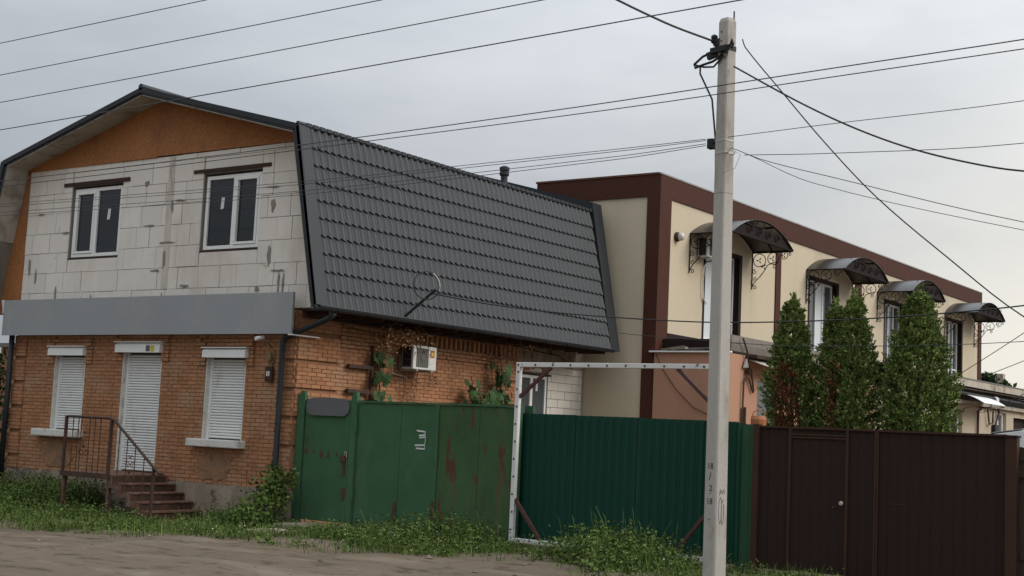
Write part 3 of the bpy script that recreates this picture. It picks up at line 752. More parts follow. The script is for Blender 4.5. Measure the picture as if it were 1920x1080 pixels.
# ------------------------------------------------------------------ corrugated sheet helper
def profile_sheet(x0, x1, y, z0, z1, pitch=.15, depth=.018, front=True, duty=.55):
    b = MB(); pts = []; x = x0
    sl = pitch*.12
    while x < x1-1e-4:
        for dx, d in ((0, 0), (pitch*duty-sl, 0), (pitch*duty, depth), (pitch-sl, depth)):
            if x+dx < x1: pts.append((x+dx, y+d))
        x += pitch
    pts.append((x1, y)); n = len(pts)
    v = [(a, c, z0) for a, c in pts]+[(a, c, z1) for a, c in pts]+[(a, c+.004, z0) for a, c in pts]+[(a, c+.004, z1) for a, c in pts]
    f = [(i, i+1, n+i+1, n+i) for i in range(n-1)]+[(2*n+i+1, 2*n+i, 3*n+i, 3*n+i+1) for i in range(n-1)]+[(n+i, n+i+1, 3*n+i+1, 3*n+i) for i in range(n-1)]
    f += [(0, n, 3*n, 2*n), (n-1, 2*n-1+0, 4*n-1, 3*n-1)]
    return b.add(v, f)
def leaf_frame(x0, x1, y, z0, z1, w, d=.04, mids=()):
    b = MB()
    b.box(x0, x1, y, y+d, z1-w, z1); b.box(x0, x1, y, y+d, z0, z0+w); b.box(x0, x0+w, y, y+d, z0+w, z1-w); b.box(x1-w, x1, y, y+d, z0+w, z1-w)
    for m in mids: b.box(m-w/2, m+w/2, y, y+d, z0+w, z1-w)
    return b
# ------------------------------------------------------------------ old green gates
def green_gates():
    y = 18.5
    t = thing('wicket_gate', (-17.1, y, 0), 'old green steel wicket gate with rusty lock beside the brick corner', 'gate')
    MB().box(-17.86, -17.68, y-.03, y+.06, -.2, 2.36).build('post', 'green', t)
    MB().box(-17.80, -17.70, y-.02, y+.05, 2.362, 2.43).build('post_cap', 'green', t)
    MB().box(-16.53, -16.40, y-.04, y+.06, -.2, 2.36).build('post', 'green', t)
    MB().box(-16.50, -16.42, y-.03, y+.05, 2.362, 2.44).build('post_cap', 'green', t)
    MB().box(-17.66, -16.55, y, y+.02, .10, 2.28).build('panel', 'green', t)
    leaf_frame(-17.67, -16.545, y+.021, .10, 2.285, .06).build('frame', 'green', t)
    MB().box(-16.66, -16.55, y-.022, y-.002, .12, 2.26).build('lock_stile', 'green', t)
    for x, z, r in ((-17.60, 1.33, .035), (-17.40, 1.33, .025), (-17.22, 1.29, .045), (-17.05, 1.32, .022), (-17.05, 1.26, .022), (-16.85, 1.31, .02)):
        MB().disc((x, y-.001, z), (0, -1, 0), r, .004, 9, r*1.4).build('rust_spot', 'rust', t)
    lk = MB().box(-16.72, -16.60, y-.05, y-.023, 1.18, 1.30).build('lock', 'rust', t, bevel=.01)
    MB().box(-16.66, -16.61, y-.035, y-.024, .93, 1.17).build('hasp', 'rust', t)
    MB().tube([(-16.60, y-.05, 1.30), (-16.60, y-.07, 1.36), (-16.57, y-.05, 1.36), (-16.57, y-.04, 1.26)], .010, 6).build('padlock_shackle', 'galv', t)
    for z in (1.85, .62): MB().tube([(-16.395, y-.045, z-.12), (-16.395, y-.045, z+.12)], .025, 8).build('hinge', 'green', t)
    MB().box(-16.66, -16.58, y-.028, y-.0225, .5, .72).build('bare_patch', 'rust', t)
    t2 = thing('address_plate', (-17.1, y, 2.0), 'plain grey plate with round ends at the top of the wicket gate', 'plate')
    pts = []
    for cx, a0 in ((-16.72, -90), (-17.46, 90)): pts += [(cx+.16*math.cos(R_(a0+k*18)), y-.05, 2.15+.16*math.sin(R_(a0+k*18))) for k in range(11)]
    MB().prism(pts, (0, .006, 0)).build('plate', 'plate', t2)
    MB().box(-17.5, -16.7, y-.0435, y-.003, 2.13, 2.17).build('mount', 'iron', t2)
    g = thing('double_gate', (-14.6, y, 0), 'old green double steel gate with rust streaks and painted white mark', 'gate')
    for a, b, m, seam in ((-16.37, -14.60, 'green', -15.42), (-14.57, -12.98, 'greenrust', -13.72)):
        for s0, s1 in ((a, seam-.003), (seam+.003, b)):
            MB().box(s0, s1, y+random.uniform(0, .006), y+.02, .08, 2.24).build('gate_sheet', m, g)
        leaf_frame(a, b, y+.0205, .06, 2.25, .06).build('leaf_frame', 'green', g)
        MB().box(seam-.035, seam+.035, y-.006, y-.001, .1, 2.2).build('cover_strip', m, g)
        MB().box(a-.005, b+.005, y-.02, y+.03, 2.252, 2.285).build('top_rail', 'green', g)
    MB().box(-14.62, -14.54, y-.02, y-.007, .08, 2.25).build('meeting_strip', 'green', g)
    for x, z0, z1 in ((-14.62, .1, .62), (-15.46, .12, .55), (-14.6, .1, .4)):
        MB().box(x, x+.06, y-.0235, y-.0205, z0, z1).build('rust_streak', 'rust', g)
    MB().box(-14.60, -14.53, y-.03, y-.022, 1.2, 1.5).build('hinge_plate', 'green', g)
    pm = MB(); sc = 1/3/81.0
    def pt(zx, zy): return (-14.91+(zx-748)*sc*1.02, y-.004, 1.66-(zy-310)*sc)
    for a, b in (((722, 276), (766, 280)), ((766, 278), (770, 322)), ((734, 297), (768, 292)), ((738, 306), (768, 301)), ((768, 322), (767, 350)), ((716, 338), (768, 335)), ((722, 350), (770, 351))):
        pm.bar(pt(*a), pt(*b), .004, .026, (0, 0, 1))
    pm.build('painted_mark', 'whitepaint', g)
    MB().box(-12.97, -12.86, y-.03, y+.06, -.1, 2.32).build('post', 'green', g)
    s = MB(); s.box(-17.35, -16.25, 17.5, 18.32, -.15, .075); tag(s.build('concrete_step', 'plinth', bevel=.02), 'upper concrete slab step in front of the green wicket gate', 'step', 'gate steps')
    s = MB(); s.box(-17.0, -15.75, 16.45, 17.15, -.2, .03); tag(s.build('concrete_step', 'plinth', bevel=.02), 'lower concrete slab step nearest the dirt below the wicket gate', 'step', 'gate steps')
green_gates()
def green_fence():
    y = 18.62
    t = thing('green_fence', (-10.9, y, 0), 'dark green ribbed sheet fence behind the white steel frame', 'fence')
    xs = [-12.99, -11.85, -10.7, -9.55, -9.0]
    for i, (a, b) in enumerate(zip(xs, xs[1:])): profile_sheet(a, b-.002, y-.004*(i % 2), .06, 2.165-.01*i*.5, .15, .02).build('sheet', 'dgreen', t)
    MB().tube([(-8.965, y-.06, -.1), (-8.965, y-.06, 2.13)], .032, 8).build('post', 'dgreen', t)
    for z in (.5, 1.8): MB().box(-12.85, -8.72, y+.03, y+.07, z, z+.04).build('rail', 'iron', t)
    MB().box(-12.88, -12.72, y+.03, y+.10, -.2, 2.29).build('post', 'lgreen', t)
    MB().box(-8.998, -8.90, y+.0, y+.05, -.1, 2.13).build('post', 'dgreen', t)
    for a, b in ((-8.94, -8.80), (-8.796, -8.692)): MB().box(a, b, y-.03, y-.01, .0, 2.12).build('flat_panel', 'lgreen', t)
green_fence()
def white_frame():
    y = 18.22
    t = thing('steel_frame', (-11, y, 0), 'white painted square steel frame with brown corner braces before the green fence', 'frame')
    w = .075; x0, x1, z0, z1 = -12.77, -9.22, .17, 2.90
    parts = {'left_post': (x0, x0+w, z0, z1), 'right_post': (x1-w, x1, z0, z1), 'top_beam': (x0, x1, z1+.001, z1+w), 'bottom_beam': (x0, x1, z0-w, z0-.001)}
    for k, (a, b, c, d) in parts.items(): MB().box(a, b, y-w/2, y+w/2, c, d).build(k.split('_')[1] if 'post' in k else k, 'wframe', t, bevel=.006)
    for a, b in (((x0+w, 2.42), (x0+.66, z1)), ((x1-w, 2.42), (x1-.62, z1)), ((x0+w, .78), (x0+.58, z0)), ((x1-w, .78), (x1-.58, z0))):
        MB().bar((a[0], y, a[1]), (b[0], y, b[1]), .05, .05).build('brace', 'brace', t)
    def bolt(x, z): MB().disc((x, y-w/2+.001, z), (0, -1, 0), .018, .006, 8).build('bolt', 'iron', t)
    for i in range(11): bolt(x0+.04+i*.335, z1+.035)
    for i in range(10): bolt(x0+.035+(i % 2)*.01, .3+i*.28)
    for i in range(9): bolt(x0+.2+i*.4, z0-.037)
white_frame()
# ------------------------------------------------------------------ brown gate
def brown_gate():
    y = 18.5; zt = 2.10; zb = .06
    t = thing('brown_gate', (-6.9, y, 0), 'dark brown ribbed steel gate with built-in wicket door and brass knob', 'gate')
    MB().box(-8.69, -8.60, y-.04, y+.06, -.2, 2.125).build('post', 'brownpost', t)
    def sheet(a, b, name='sheet', zz=zt-.02): profile_sheet(a, b, y+.012, zb, zz, .15, .009, duty=.7).build(name, 'brown', t)
    sheet(-8.598, -8.145); sheet(-7.25, -6.86); sheet(-6.825, -5.10)
    d = profile_sheet(-8.10, -7.29, y+.006, zb+.02, 1.93, .15, .008, duty=.7).build('wicket_door', 'brown', t)
    leaf_frame(-8.115, -7.275, y+.022, zb+.01, 1.94, .05).build('door_frame', 'brownpost', d)
    k = MB(); k.lathe((0, 0, 0), [(.012, 0), (.012, .03), (.030, .04), (.034, .055), (.022, .072)], 12)
    link('knob', k.mesh('knob', mat('brass', (.55, .50, .38), .35, .1, 9, 0, metal=.6)), d, (-7.33, y+.004, 1.065), (R_(90), 0, 0))
    link('keyhole_cover', k.mesh('keyhole_cover', MT['iron']), d, (-7.45, y+.004, 1.0), (R_(90), 0, 0), (.6, .6, .6))
    profile_sheet(-8.10, -7.29, y+.012, 2.0, zt-.02, .15, .008, duty=.7).build('header_sheet', 'brown', t)
    MB().box(-8.10, -7.29, y+.0, y+.03, 1.942, 2.02).build('header_bar', 'brown', t)
    for z in (1.95, 1.99): MB().box(-8.10, -7.29, y-.014, y-.002, z, z+.022).build('header_bar', 'brownpost', t)
    for a, b in ((-8.145, -8.105), (-7.288, -7.248), (-6.875, -6.848), (-6.838, -6.815)): MB().box(a, b, y-.015, y+.025, zb, zt-.021).build('stile', 'brownpost', t)
    for a, b in ((-8.598, -6.848), (-6.838, -5.10)): MB().box(a, b, y-.018, y+.03, zt-.02, zt+.008).build('top_rail', 'brownpost', t)
    for a, b in ((-8.598, -6.848), (-6.838, -5.10)): MB().box(a, b, y+.03, y+.06, .5, .54).build('back_rail', 'brownpost', t)
    MB().box(-6.70, -6.42, y+.008, y+.0105, 1.10, 1.108).build('scratch', 'wood', t)
    MB().box(-5.095, -4.95, y-.06, y+.08, -.2, 2.07).build('post', 'brownpost', t)
    MB().box(-5.11, -4.935, y-.075, y+.095, 2.071, 2.10).build('post_cap', 'brown', t)
    f = thing('plank_fence', (-4.4, 18.6, 0), 'weathered brown plank fence right of the brown gate post', 'fence')
    x = -5.08
    for i in range(8): MB().box(x, x+.148, 18.6, 18.625, .02, 1.94+random.uniform(-.02, .02)).build('plank', 'wood', f); x += .15
    for z in (1.78, .5): MB().box(-4.94, -3.85, 18.575, 18.598, z, z+.09).build('rail', 'wood', f)
    MB().box(-4.97, -4.86, 18.55, 18.574, 1.56, 1.66).build('hinge', 'iron', f)
    MB().box(-3.86, -3.76, 18.55, 18.65, -.2, 2.0).build('post', 'wood', f)
    p = thing('orange_pot', (-8.72, 18.75, 2.0), 'small orange pot standing behind the left gate post', 'pot')
    MB().lathe((-8.76, 18.78, 2.06), [(.085, 0), (.11, .02), (.12, .14), (.10, .19), (.09, .19)], 12).build('pot', 'terracotta', p)
    MB().tube([(-8.88, 18.78, 2.22), (-8.84, 18.78, 2.31), (-8.76, 18.78, 2.34), (-8.68, 18.78, 2.31), (-8.65, 18.78, 2.22)], .008, 5).build('handle', 'terracotta', p)
    MB().box(-8.95, -8.6, 18.70, 18.86, 2.03, 2.058).build('shelf', 'brownpost', p)
brown_gate()

# ------------------------------------------------------------------ concrete pole
PX, PY = -7.745, 15.45
def pole():
    t = thing('utility_pole', (PX, PY, 0), 'tall tapered concrete utility pole in front of the green fence', 'pole')
    rot = Matrix.Rotation(R_(-17), 4, 'Z')
    def sec(z, s): 
        w = s/2; c = w*.16
        lean = (z/7.3)*-.045
        P = [(-w+c, -w), (w-c, -w), (w, -w+c), (w, w-c), (w-c, w), (-w+c, w), (-w, w-c), (-w, -w+c)]
        return [rot @ Vector((a, b, 0))+Vector((PX+lean, PY, z)) for a, b in P]
    b = MB(); zs = [-.5, 0, 1, 2.2, 3.4, 4.6, 5.8, 6.7, 7.18, 7.23]; sz = [.218-.052*max(z, 0)/7.2 for z in zs]; sz[-1] -= .03
    V = []; F = []
    for z, s in zip(zs, sz): V += sec(z, s)
    for i in range(len(zs)-1): F += [(i*8+k, i*8+(k+1) % 8, (i+1)*8+(k+1) % 8, (i+1)*8+k) for k in range(8)]
    F += [tuple(range(8))[::-1], tuple(range((len(zs)-1)*8, len(zs)*8))]
    b.add(V, F); b.build('shaft', 'concrete', t)
    def at(z, fx, fy):            # point relative to the shaft: fx,fy in half-widths
        s = (.218-.052*z/7.2)/2
        return rot @ Vector((fx*s, fy*s, 0))+Vector((PX-.045*z/7.3, PY, z))
    def ring(z, h, m, name, ex=.012):
        s = .218-.052*z/7.2+ex*2; V = sec(z, s)+sec(z+h, s)
        MB().add(V, [(k, (k+1) % 8, 8+(k+1) % 8, 8+k) for k in range(8)]+[tuple(range(8))[::-1], tuple(range(8, 16))]).build(name, m, t)
    ring(5.62, .022, 'galv', 'band', .004); ring(5.46, .028, 'galv', 'band', .005); ring(6.80, .06, 'black', 'band', .006); ring(4.95, .008, 'scribble', 'band', .0015)
    MB().tube([at(7.2, .75, .6), at(7.2, .75, .6)+Vector((0, 0, .13))], .010, 6).build('top_pin', 'iron', t)
    for z in (7.05, 6.93): MB().disc(at(z, -.25, -1.01), rot @ Vector((0, -1, 0)), .012, .004, 8).build('bolt_hole', 'black', t)
    # head bracket
    h = MB()
    a0 = at(6.80, -1.1, -.6)
    h.bar(at(6.82, 1.1, -1.15), a0+Vector((-.10, -.02, .02)), .05, .07); h.bar(a0, a0+Vector((-.16, .0, -.04)), .06, .09)
    h.box(a0.x-.06, a0.x+.03, a0.y-.05, a0.y+.05, a0.z+.08, a0.z+.17)
    h.lathe(a0+Vector((-.07, 0, .12)), [(.02, 0), (.045, .02), (.045, .05), (.03, .06), (.045, .07), (.045, .1), (.02, .12)], 8)
    h.tube([at(6.84, 1.0, -.9), at(6.86, 1.5, -.8), at(6.92, 1.75, -.8), at(6.86, 2.0, -.8), at(6.80, 1.75, -.8), at(6.84, 1.45, -.8)], .016, 6)
    h.build('head_bracket', 'black', t)
    c = MB()
    q = a0+Vector((-.16, 0, -.05))
    c.tube([a0+Vector((-.08, 0, .02)), q+Vector((-.07, 0, .02)), q+Vector((-.19, 0, -.07)), q+Vector((-.17, -.01, -.12)), q+Vector((-.05, -.01, -.09)), q+Vector((.08, -.02, -.07)), at(6.70, -.6, -1.3), at(6.76, .1, -1.2)], .016, 6)
    c.tube([q+Vector((-.17, 0, -.08)), q+Vector((-.05, 0, -.12)), q+Vector((.10, -.02, -.14)), at(6.66, -.4, -1.3), at(6.74, .4, -1.15)], .013, 6)
    r = random.Random(8)
    for k in range(5):
        p0 = at(6.80, r.uniform(-.3, 1), -1.2); p1 = at(6.80-r.uniform(.05, .25), r.uniform(.6, 1.9), -1.1); p2 = at(6.82, r.uniform(1, 1.7), -1.1)
        c.tube([p0.lerp(p1, s)*(1-s)+p1.lerp(p2, s)*s for s in np.linspace(0, 1, 9)], .004, 4)
    c.build('cable_loops', 'black', t)
    # cable down the left side
    d = MB(); d.tube([q+Vector((-.10, 0, -.10)), q+Vector((-.10, 0, -.2)), at(6.2, -2.2, -.6), at(5.75, -1.5, -.5), at(5.6, -1.25, -.5), at(5.4, -1.2, -.5), at(5.1, -1.06, -.5), at(4.9, -1.02, .1)], .012, 6)
    d.build('down_cable', 'black', t)
    i_ = MB(); ic = at(5.62, -2.1, -.5)
    i_.box(ic.x-.045, ic.x+.045, ic.y-.05, ic.y+.05, ic.z-.07, ic.z+.06); i_.bar(ic, at(5.62, -.95, -.4), .02); i_.build('insulator', 'black', t, bevel=.012)
    l = MB(); e = at(5.47, 1.9, -.5)
    l.tube([e+Vector((.045*math.cos(a), 0, .045*math.sin(a))) for a in np.linspace(0, 2*math.pi, 13)[:-1]], .007, 5, True); l.bar(at(5.47, 1, -.5), e-Vector((.045, 0, 0)), .012)
    l.tube([e+Vector((.04, 0, 0)), e+Vector((.12, 0, -.05)), e+Vector((.05, 0, -.22)), e+Vector((-.08, 0, -.25))], .004, 4)
    l.build('eye_hook', 'galv', t)
    # stencilled numbers on the left face
    def text(s, z, size, fx, m, name='stencil_number', rotz=-17):
        cu = bpy.data.curves.new('txt', 'FONT'); cu.body = s; cu.size = size; cu.align_x = 'CENTER'; cu.extrude = .0015
        to = bpy.data.objects.new('txt', cu); col.objects.link(to)
        dg = bpy.context.evaluated_depsgraph_get(); me = bpy.data.meshes.new_from_object(to.evaluated_get(dg))
        bpy.data.objects.remove(to); me.materials.clear(); me.materials.append(MT[m])
        link(name, me, t, at(z, fx, -1.012), (R_(90), 0, R_(rotz)))
    text('18', 1.50, .105, -.05, 'paintblack'); text('/', 1.36, .14, -.05, 'paintblack'); text('2', 1.23, .105, .1, 'paintblack'); text('_', 1.21, .08, .05, 'paintblack')
    text('18', 1.07, .105, -.05, 'paintblack'); text('-', .86, .10, .0, 'paintblack')
    g = MB(); nv = rot @ Vector((1, 0, 0))
    def sp(u, z): return at(z, 1.0, u)+nv*.003
    g.tube([sp(-.3+.25*math.cos(a), 1.0+.16*math.sin(a)) for a in np.linspace(0, 6, 20)], .004, 4); g.tube([sp(.1+.2*math.cos(a), .98+.15*math.sin(a)) for a in np.linspace(1, 7, 20)], .004, 4)
    g.tube([sp(-.5, 1.18), sp(-.3, 1.26), sp(-.35, 1.20), sp(-.1, 1.25), sp(0, 1.2), sp(.3, 1.26), sp(.35, 1.2)], .004, 4)
    g.build('faded_scribble', 'scribble', t)
pole()

# ------------------------------------------------------------------ overhead wires
def smooth(pts, k=5):
    P = [Vector(p) for p in pts]; P = [P[0]*2-P[1]]+P+[P[-1]*2-P[-2]]; out = []
    for i in range(1, len(P)-2):
        L = (P[i+1]-P[i]).length
        for j in range(k):
            t = j/k; a, b, c, d = P[i-1:i+3]; m0 = (c-a)*(L/max((c-b).length+(b-a).length, 1e-6)); m1 = (d-b)*(L/max((d-c).length+(c-b).length, 1e-6))
            out.append(b*(2*t**3-3*t*t+1)+m0*(t**3-2*t*t+t)+c*(-2*t**3+3*t*t)+m1*(t**3-t*t))
    return out+[P[-2]]
def wire(pts, r, label, group=None, m='wire', n=5):
    if len(pts) < 12: pts = smooth(pts)
    t = MB().tube(pts, r*.8, n).build('overhead_wire', m); tag(t, label, 'wire', group)
def wires():
    Y = 12.0
    for z0, z1, r, lab in ((7.42, 7.50, .008, 'topmost of the four parallel wires across the upper left sky'), (6.86, 7.10, .008, 'second highest of the four parallel wires across the upper left sky'),
                      (6.36, 6.80, .008, 'third of the four parallel wires across the upper left sky'), (5.90, 6.43, .009, 'lowest of the four parallel wires, passing before the gable peak')):
        wire(bezier((-30, Y, z0+.0), (4, Y, z1), .10), r, lab, 'street wires')
    wire([(-34, 14.2, 5.92), (-21.29, 14.2, 5.83), (-14.07, 14.2, 5.86), (-9.21, 14.2, 5.94), (-5.85, 14.2, 6.04), (-3.77, 14.2, 6.10), (3, 14.2, 6.35)], .009, 'upper of the two long wires crossing before the pole below its head')
    wire([(-34, 14.2, 5.78), (-21.27, 14.2, 5.73), (-14.06, 14.2, 5.79), (-8.61, 14.2, 5.86), (-5.85, 14.2, 5.94), (-3.77, 14.2, 6.0), (3, 14.2, 6.22)], .008, 'lower of the two long wires crossing before the pole below its head')
    for z, lab in ((.0, 'highest of the four thin wires ending at the black insulator'), (-.03, 'second of the four thin wires ending at the black insulator'), (-.10, 'third of the four thin wires ending at the black insulator'), (-.14, 'lowest of the four thin wires ending at the black insulator')):
        k = 1 if z > -.05 else 2
        wire([(-34, 15.4, 5.80+z*1.6), (-23.17, 15.4, 5.72+z*1.6), (-15.23, 15.4, 5.61+z*1.5), (-9.37, 15.4, 5.65+z), (-8.02, 15.4, 5.67+z*.6)], .006, lab, 'wires to the insulator')
    wire([(-7.70, 15.4, 5.67), (-6.37, 15.4, 5.71), (-4.11, 15.4, 5.76), (4, 15.4, 6.2)], .006, 'thin wire leaving the pole band and rising gently to the right')
    wire([(-7.48, 15.4, 5.42), (-6.36, 15.4, 5.35), (-4.11, 15.4, 5.28), (4, 15.4, 5.6)], .006, 'thin nearly level wire from the pole eye hook to the right')
    wire([(-7.66, 15.4, 6.58), (-6.79, 15.4, 6.04), (-6.1, 15.4, 5.66), (-5.44, 15.4, 5.36), (-4.8, 15.4, 5.14), (-4.11, 15.4, 4.97), (-2, 15.4, 4.7), (2, 15.4, 5.2)], .014, 'thick black cable sagging from the pole head to the right', None, 'black')
    wire([(-7.55, 15.4, 6.92), (-7.50, 15.4, 6.80), (-7.01, 15.4, 6.20), (-6.4, 15.4, 5.47), (-5.75, 15.4, 4.77), (-4.9, 15.4, 4.02), (-4.09, 15.4, 3.36), (-2.5, 15.4, 2.4)], .010, 'black cable dropping steeply from the pole head to the lower right', None, 'black')
    wire([(-7.66, 15.4, 5.53), (-7.2, 15.4, 5.33), (-6.36, 15.4, 5.07), (-4.1, 15.4, 4.40), (-1, 15.4, 3.7)], .006, 'upper of two thin wires slanting down right from the pole band')
    wire([(-7.42, 15.4, 5.42), (-6.55, 15.4, 5.00), (-4.1, 15.4, 4.31), (-1, 15.4, 3.6)], .005, 'lower of two thin wires slanting down right from the pole band')
    wire([(-7.92, 15.4, 6.93), (-8.25, 14.6, 7.02), (-8.7, 13.4, 7.25), (-9.4, 11.0, 7.8)], .018, 'thick twisted cable coming to the pole head from the upper left', None, 'black')
    # service cable from the mast across to the right
    wire([(-16.40, 20.45, 4.42), (-15.0, 20.4, 4.19), (-13.4, 20.3, 4.0), (-11.72, 20.3, 3.87), (-10.3, 20.3, 3.80), (-9.0, 20.3, 3.80), (-7.58, 20.3, 3.84), (-6.4, 20.3, 3.91), (-5.36, 20.3, 4.0), (-1, 20.3, 4.5)], .014, 'black cable from the roof mast across the cream house to the right', None, 'black')
    wire([(-17.2, 28.3, 4.55), (-12.10, 20.3, 3.63), (-10.3, 20.3, 3.49), (-8.8, 20.3, 3.41), (-5.36, 20.3, 3.48), (-1, 20.3, 3.9)], .007, 'thin dark cable below the black cable across the cream house')
    for (a, b, r, lab) in (((1780, 707), 0, 0, ''),): pass
wires()

# ------------------------------------------------------------------ cream house with brown trim
X2, Y2, YE, ZT = -16.2, 28.8, 55.0, 8.26
DOORS = [(31.20, 33.42, 4.46, 6.88), (37.90, 40.25, 4.46, 6.92), (44.20, 46.30, 4.46, 6.90), (50.75, 52.70, 4.46, 6.92)]
CAN = [(30.38, 34.05), (37.70, 41.35), (43.52, 46.90), (50.50, 54.15)]
def scroll_bracket():
    """in the x-z plane, wall at x=0, reaching +x; top at z=0"""
    b = MB()
    b.tube([(0.02, 0, 0), (0.02, 0, -1.0)], .016, 5)
    def spiral(cx, cz, r, a0, a1, shrink=.62, n=22): 
        return [(cx+r*(1-shrink*i/n)*math.cos(a0+(a1-a0)*i/n), 0, cz+r*(1-shrink*i/n)*math.sin(a0+(a1-a0)*i/n)) for i in range(n+1)]
    b.tube([(.03, 0, -.92), (.12, 0, -.78), (.25, 0, -.66), (.38, 0, -.50), (.46, 0, -.36), (.60, 0, -.30), (.75, 0, -.28)], .013, 5)
    b.tube(spiral(.22, -.22, .19, -1.2, 5.4, .12), .012, 5); b.tube(spiral(.62, -.18, .17, -1.5, 4.9, .12), .012, 5); b.tube(spiral(.95, -.10, .11, -2.2, 4.2, .3), .011, 5)
    for cx, cz, r, a0, s in ((.09, -.52, .07, 1.6, 1), (.11, -.74, .06, 1.2, 1), (.10, -.96, .06, 2.6, -1), (.66, -.40, .06, 1.8, -1), (1.10, -.08, .05, 2.4, -1)):
        b.tube(spiral(cx, cz, r, a0, a0+s*7.5, .75), .010, 5)
    for cx, cz in ((.22, -.22), (.60, -.18), (.36, -.40), (.93, -.10)):
        for k in range(3):
            a = 1.0+k*2.1; b.add([(cx, -.006, cz), (cx+.05*math.cos(a)-.02*math.sin(a), -.006, cz+.05*math.sin(a)+.02*math.cos(a)), (cx+.10*math.cos(a), -.006, cz+.10*math.sin(a)), (cx+.05*math.cos(a)+.02*math.sin(a), -.006, cz+.05*math.sin(a)-.02*math.cos(a))], [(0, 1, 2, 3)])
    return b
def cream_house():
    t = thing('cream_house', (-18, 42, 0), 'long cream house with brown trim, flat roof and four arched door canopies', 'house')
    w = MB()
    for s, e, a, c in wall_rects(Y2, YE, -.2, ZT-.02, DOORS): w.box(X2-.30, X2, s, e, a, c)
    w.box(-19.75, X2-.301, Y2, Y2+.3, -.2, ZT-.02); w.box(-19.75, X2-.301, YE-.3, YE, -.2, ZT-.02); w.box(-19.75, -19.45, Y2+.301, YE-.301, -.2, ZT-.02)
    w.build('wall', 'cream', t)
    MB().box(-19.78, X2+.02, Y2-.02, YE+.02, ZT-.018, ZT+.01).build('roof', 'slate', t)
    p = .045
    MB().box(-19.80, X2+p-.002, Y2-p, Y2-.001, 7.74, ZT+.012).build('fascia_band', 'trim', t)
    yy = Y2-p
    while yy < YE+.04:
        e = min(yy+5.2, YE+.04); MB().box(X2+.001, X2+p, yy+.004, e-.004, 7.74+.0, ZT+.012).build('fascia_band', 'trim', t); yy += 5.2
    MB().box(X2+.001, X2+p+.012, Y2-p-.012, YE+.05, ZT+.014, ZT+.05).build('cap_flashing', 'cap', t)
    MB().box(-19.83, X2+.0, Y2-p-.02, Y2+.2, ZT+.014, ZT+.06).build('cap_flashing', 'capred', t)
    MB().box(-16.52, X2-.001, Y2-p, Y2-.002, -.1, 7.739).build('corner_pilaster', 'trim', t)
    MB().box(X2+.0, X2+p, Y2-p, 29.33, -.1, 7.739).build('corner_pilaster', 'trim', t)
    for a, b in ((35.55, 35.88), (41.60, 42.10), (48.6, 48.95), (54.62, 55.04)): MB().box(X2+.001, X2+p-.01, a, b, 4.0, 7.739).build('trim_strip', 'trim', t)
    MB().box(X2+.001, X2+p+.01, 29.34, YE, 4.02, 4.44).build('floor_band', 'trimdark', t)
    br = scroll_bracket().mesh('scroll_bracket', MT['canopyfr'])
    for i, ((y0, y1, z0, z1), (c0, c1)) in enumerate(zip(DOORS, CAN)):
        r = MB(); d = .26     # reveal lining
        r.box(X2-d, X2+.012, y0-.001, y0+.09, z0, z1-.09); r.box(X2-d, X2+.012, y1-.16, y1+.001, z0, z1-.09); r.box(X2-d, X2+.012, y0-.001, y1+.001, z1-.089, z1+.001)
        fr = r.build('door', 'trimdark', t)
        xa = X2-.22; a, b = y0+.09, y1-.16
        f = MB(); q = .07; m = a+(b-a)*.40; m2 = a+(b-a)*.66
        for s in ((a, b, z1-.09-q, z1-.09), (a, b, z0, z0+q), (a, a+q*.5, z0+q, z1-.09-q), (b-q, b, z0+q, z1-.09-q), (m-.03, m+.03, z0+q, z1-.09-q), (m2-.03, m2+.03, z0+q, z1-.09-q), (m2+.03, b-q, z0+.55, z0+.60)): f.box(xa, xa+.07, s[0], s[1], s[2], s[3])
        f.build('frame', 'white', fr)
        if i == 0: seq = ((a+.03, m-.03, 'palepane'), (m+.03, m2-.03, 'glassgrey'), (m2+.03, b-.06, 'glassgrey'))
        else: seq = ((a+.03, m-.03, 'glassgrey'), (m+.03, m2-.03, 'palepane' if i == 1 else 'glassgrey'), (m2+.03, b-.06, 'glassgrey'))
        for s, e, mm in seq: MB().box(xa+.02, xa+.03, s-.005, e+.005, z0+q-.01, z1-.09-q+.01).build('pane', mm, fr)
        # canopy
        zc, rise, dep = 7.06, .52, 1.2; W = (c1-c0)/2; R = (W*W+rise*rise)/(2*rise); cy = (c0+c1)/2; a0 = math.asin(W/R); n = 18
        arc = lambda rr, k: (cy+rr*math.sin(-a0+2*a0*k/n), zc+rise-R+rr*math.cos(-a0+2*a0*k/n))
        s = MB(); V = []; F = []
        ring = [arc(R, k) for k in range(n+1)]+[arc(R-.008, k) for k in range(n, -1, -1)]
        s.prism([(X2+.01, y, z) for y, z in ring], (dep, 0, 0)); cn = s.build('canopy', 'canopy', t)
        f = MB()
        for xx in (X2+.03, X2+.6, X2+dep-.03): f.tube([(xx, arc(R-.025, k)[0], arc(R-.025, k)[1]) for k in range(n+1)], .014, 5)
        for k in (0, 6, 12, 18): yk, zk = arc(R-.025, k); f.bar((X2+.02, yk, zk), (X2+dep-.02, yk, zk), .025)
        f.bar((X2+dep-.03, c0, zc), (X2+dep-.03, c1, zc), .03); f.bar((X2+dep-.03, c0+W*.45, zc+rise*.62), (X2+dep-.03, c1-W*.45, zc+rise*.62), .022)
        for k in range(7):
            u = -.36+k*.12; f.tube([(X2+dep-.03, cy+u*W*2, zc+rise*.62), (X2+dep-.03, cy+u*W*2+.06, zc+rise*.75), (X2+dep-.03, cy+u*W*1.8, zc+rise*(.95-1.6*u*u))], .010, 4)
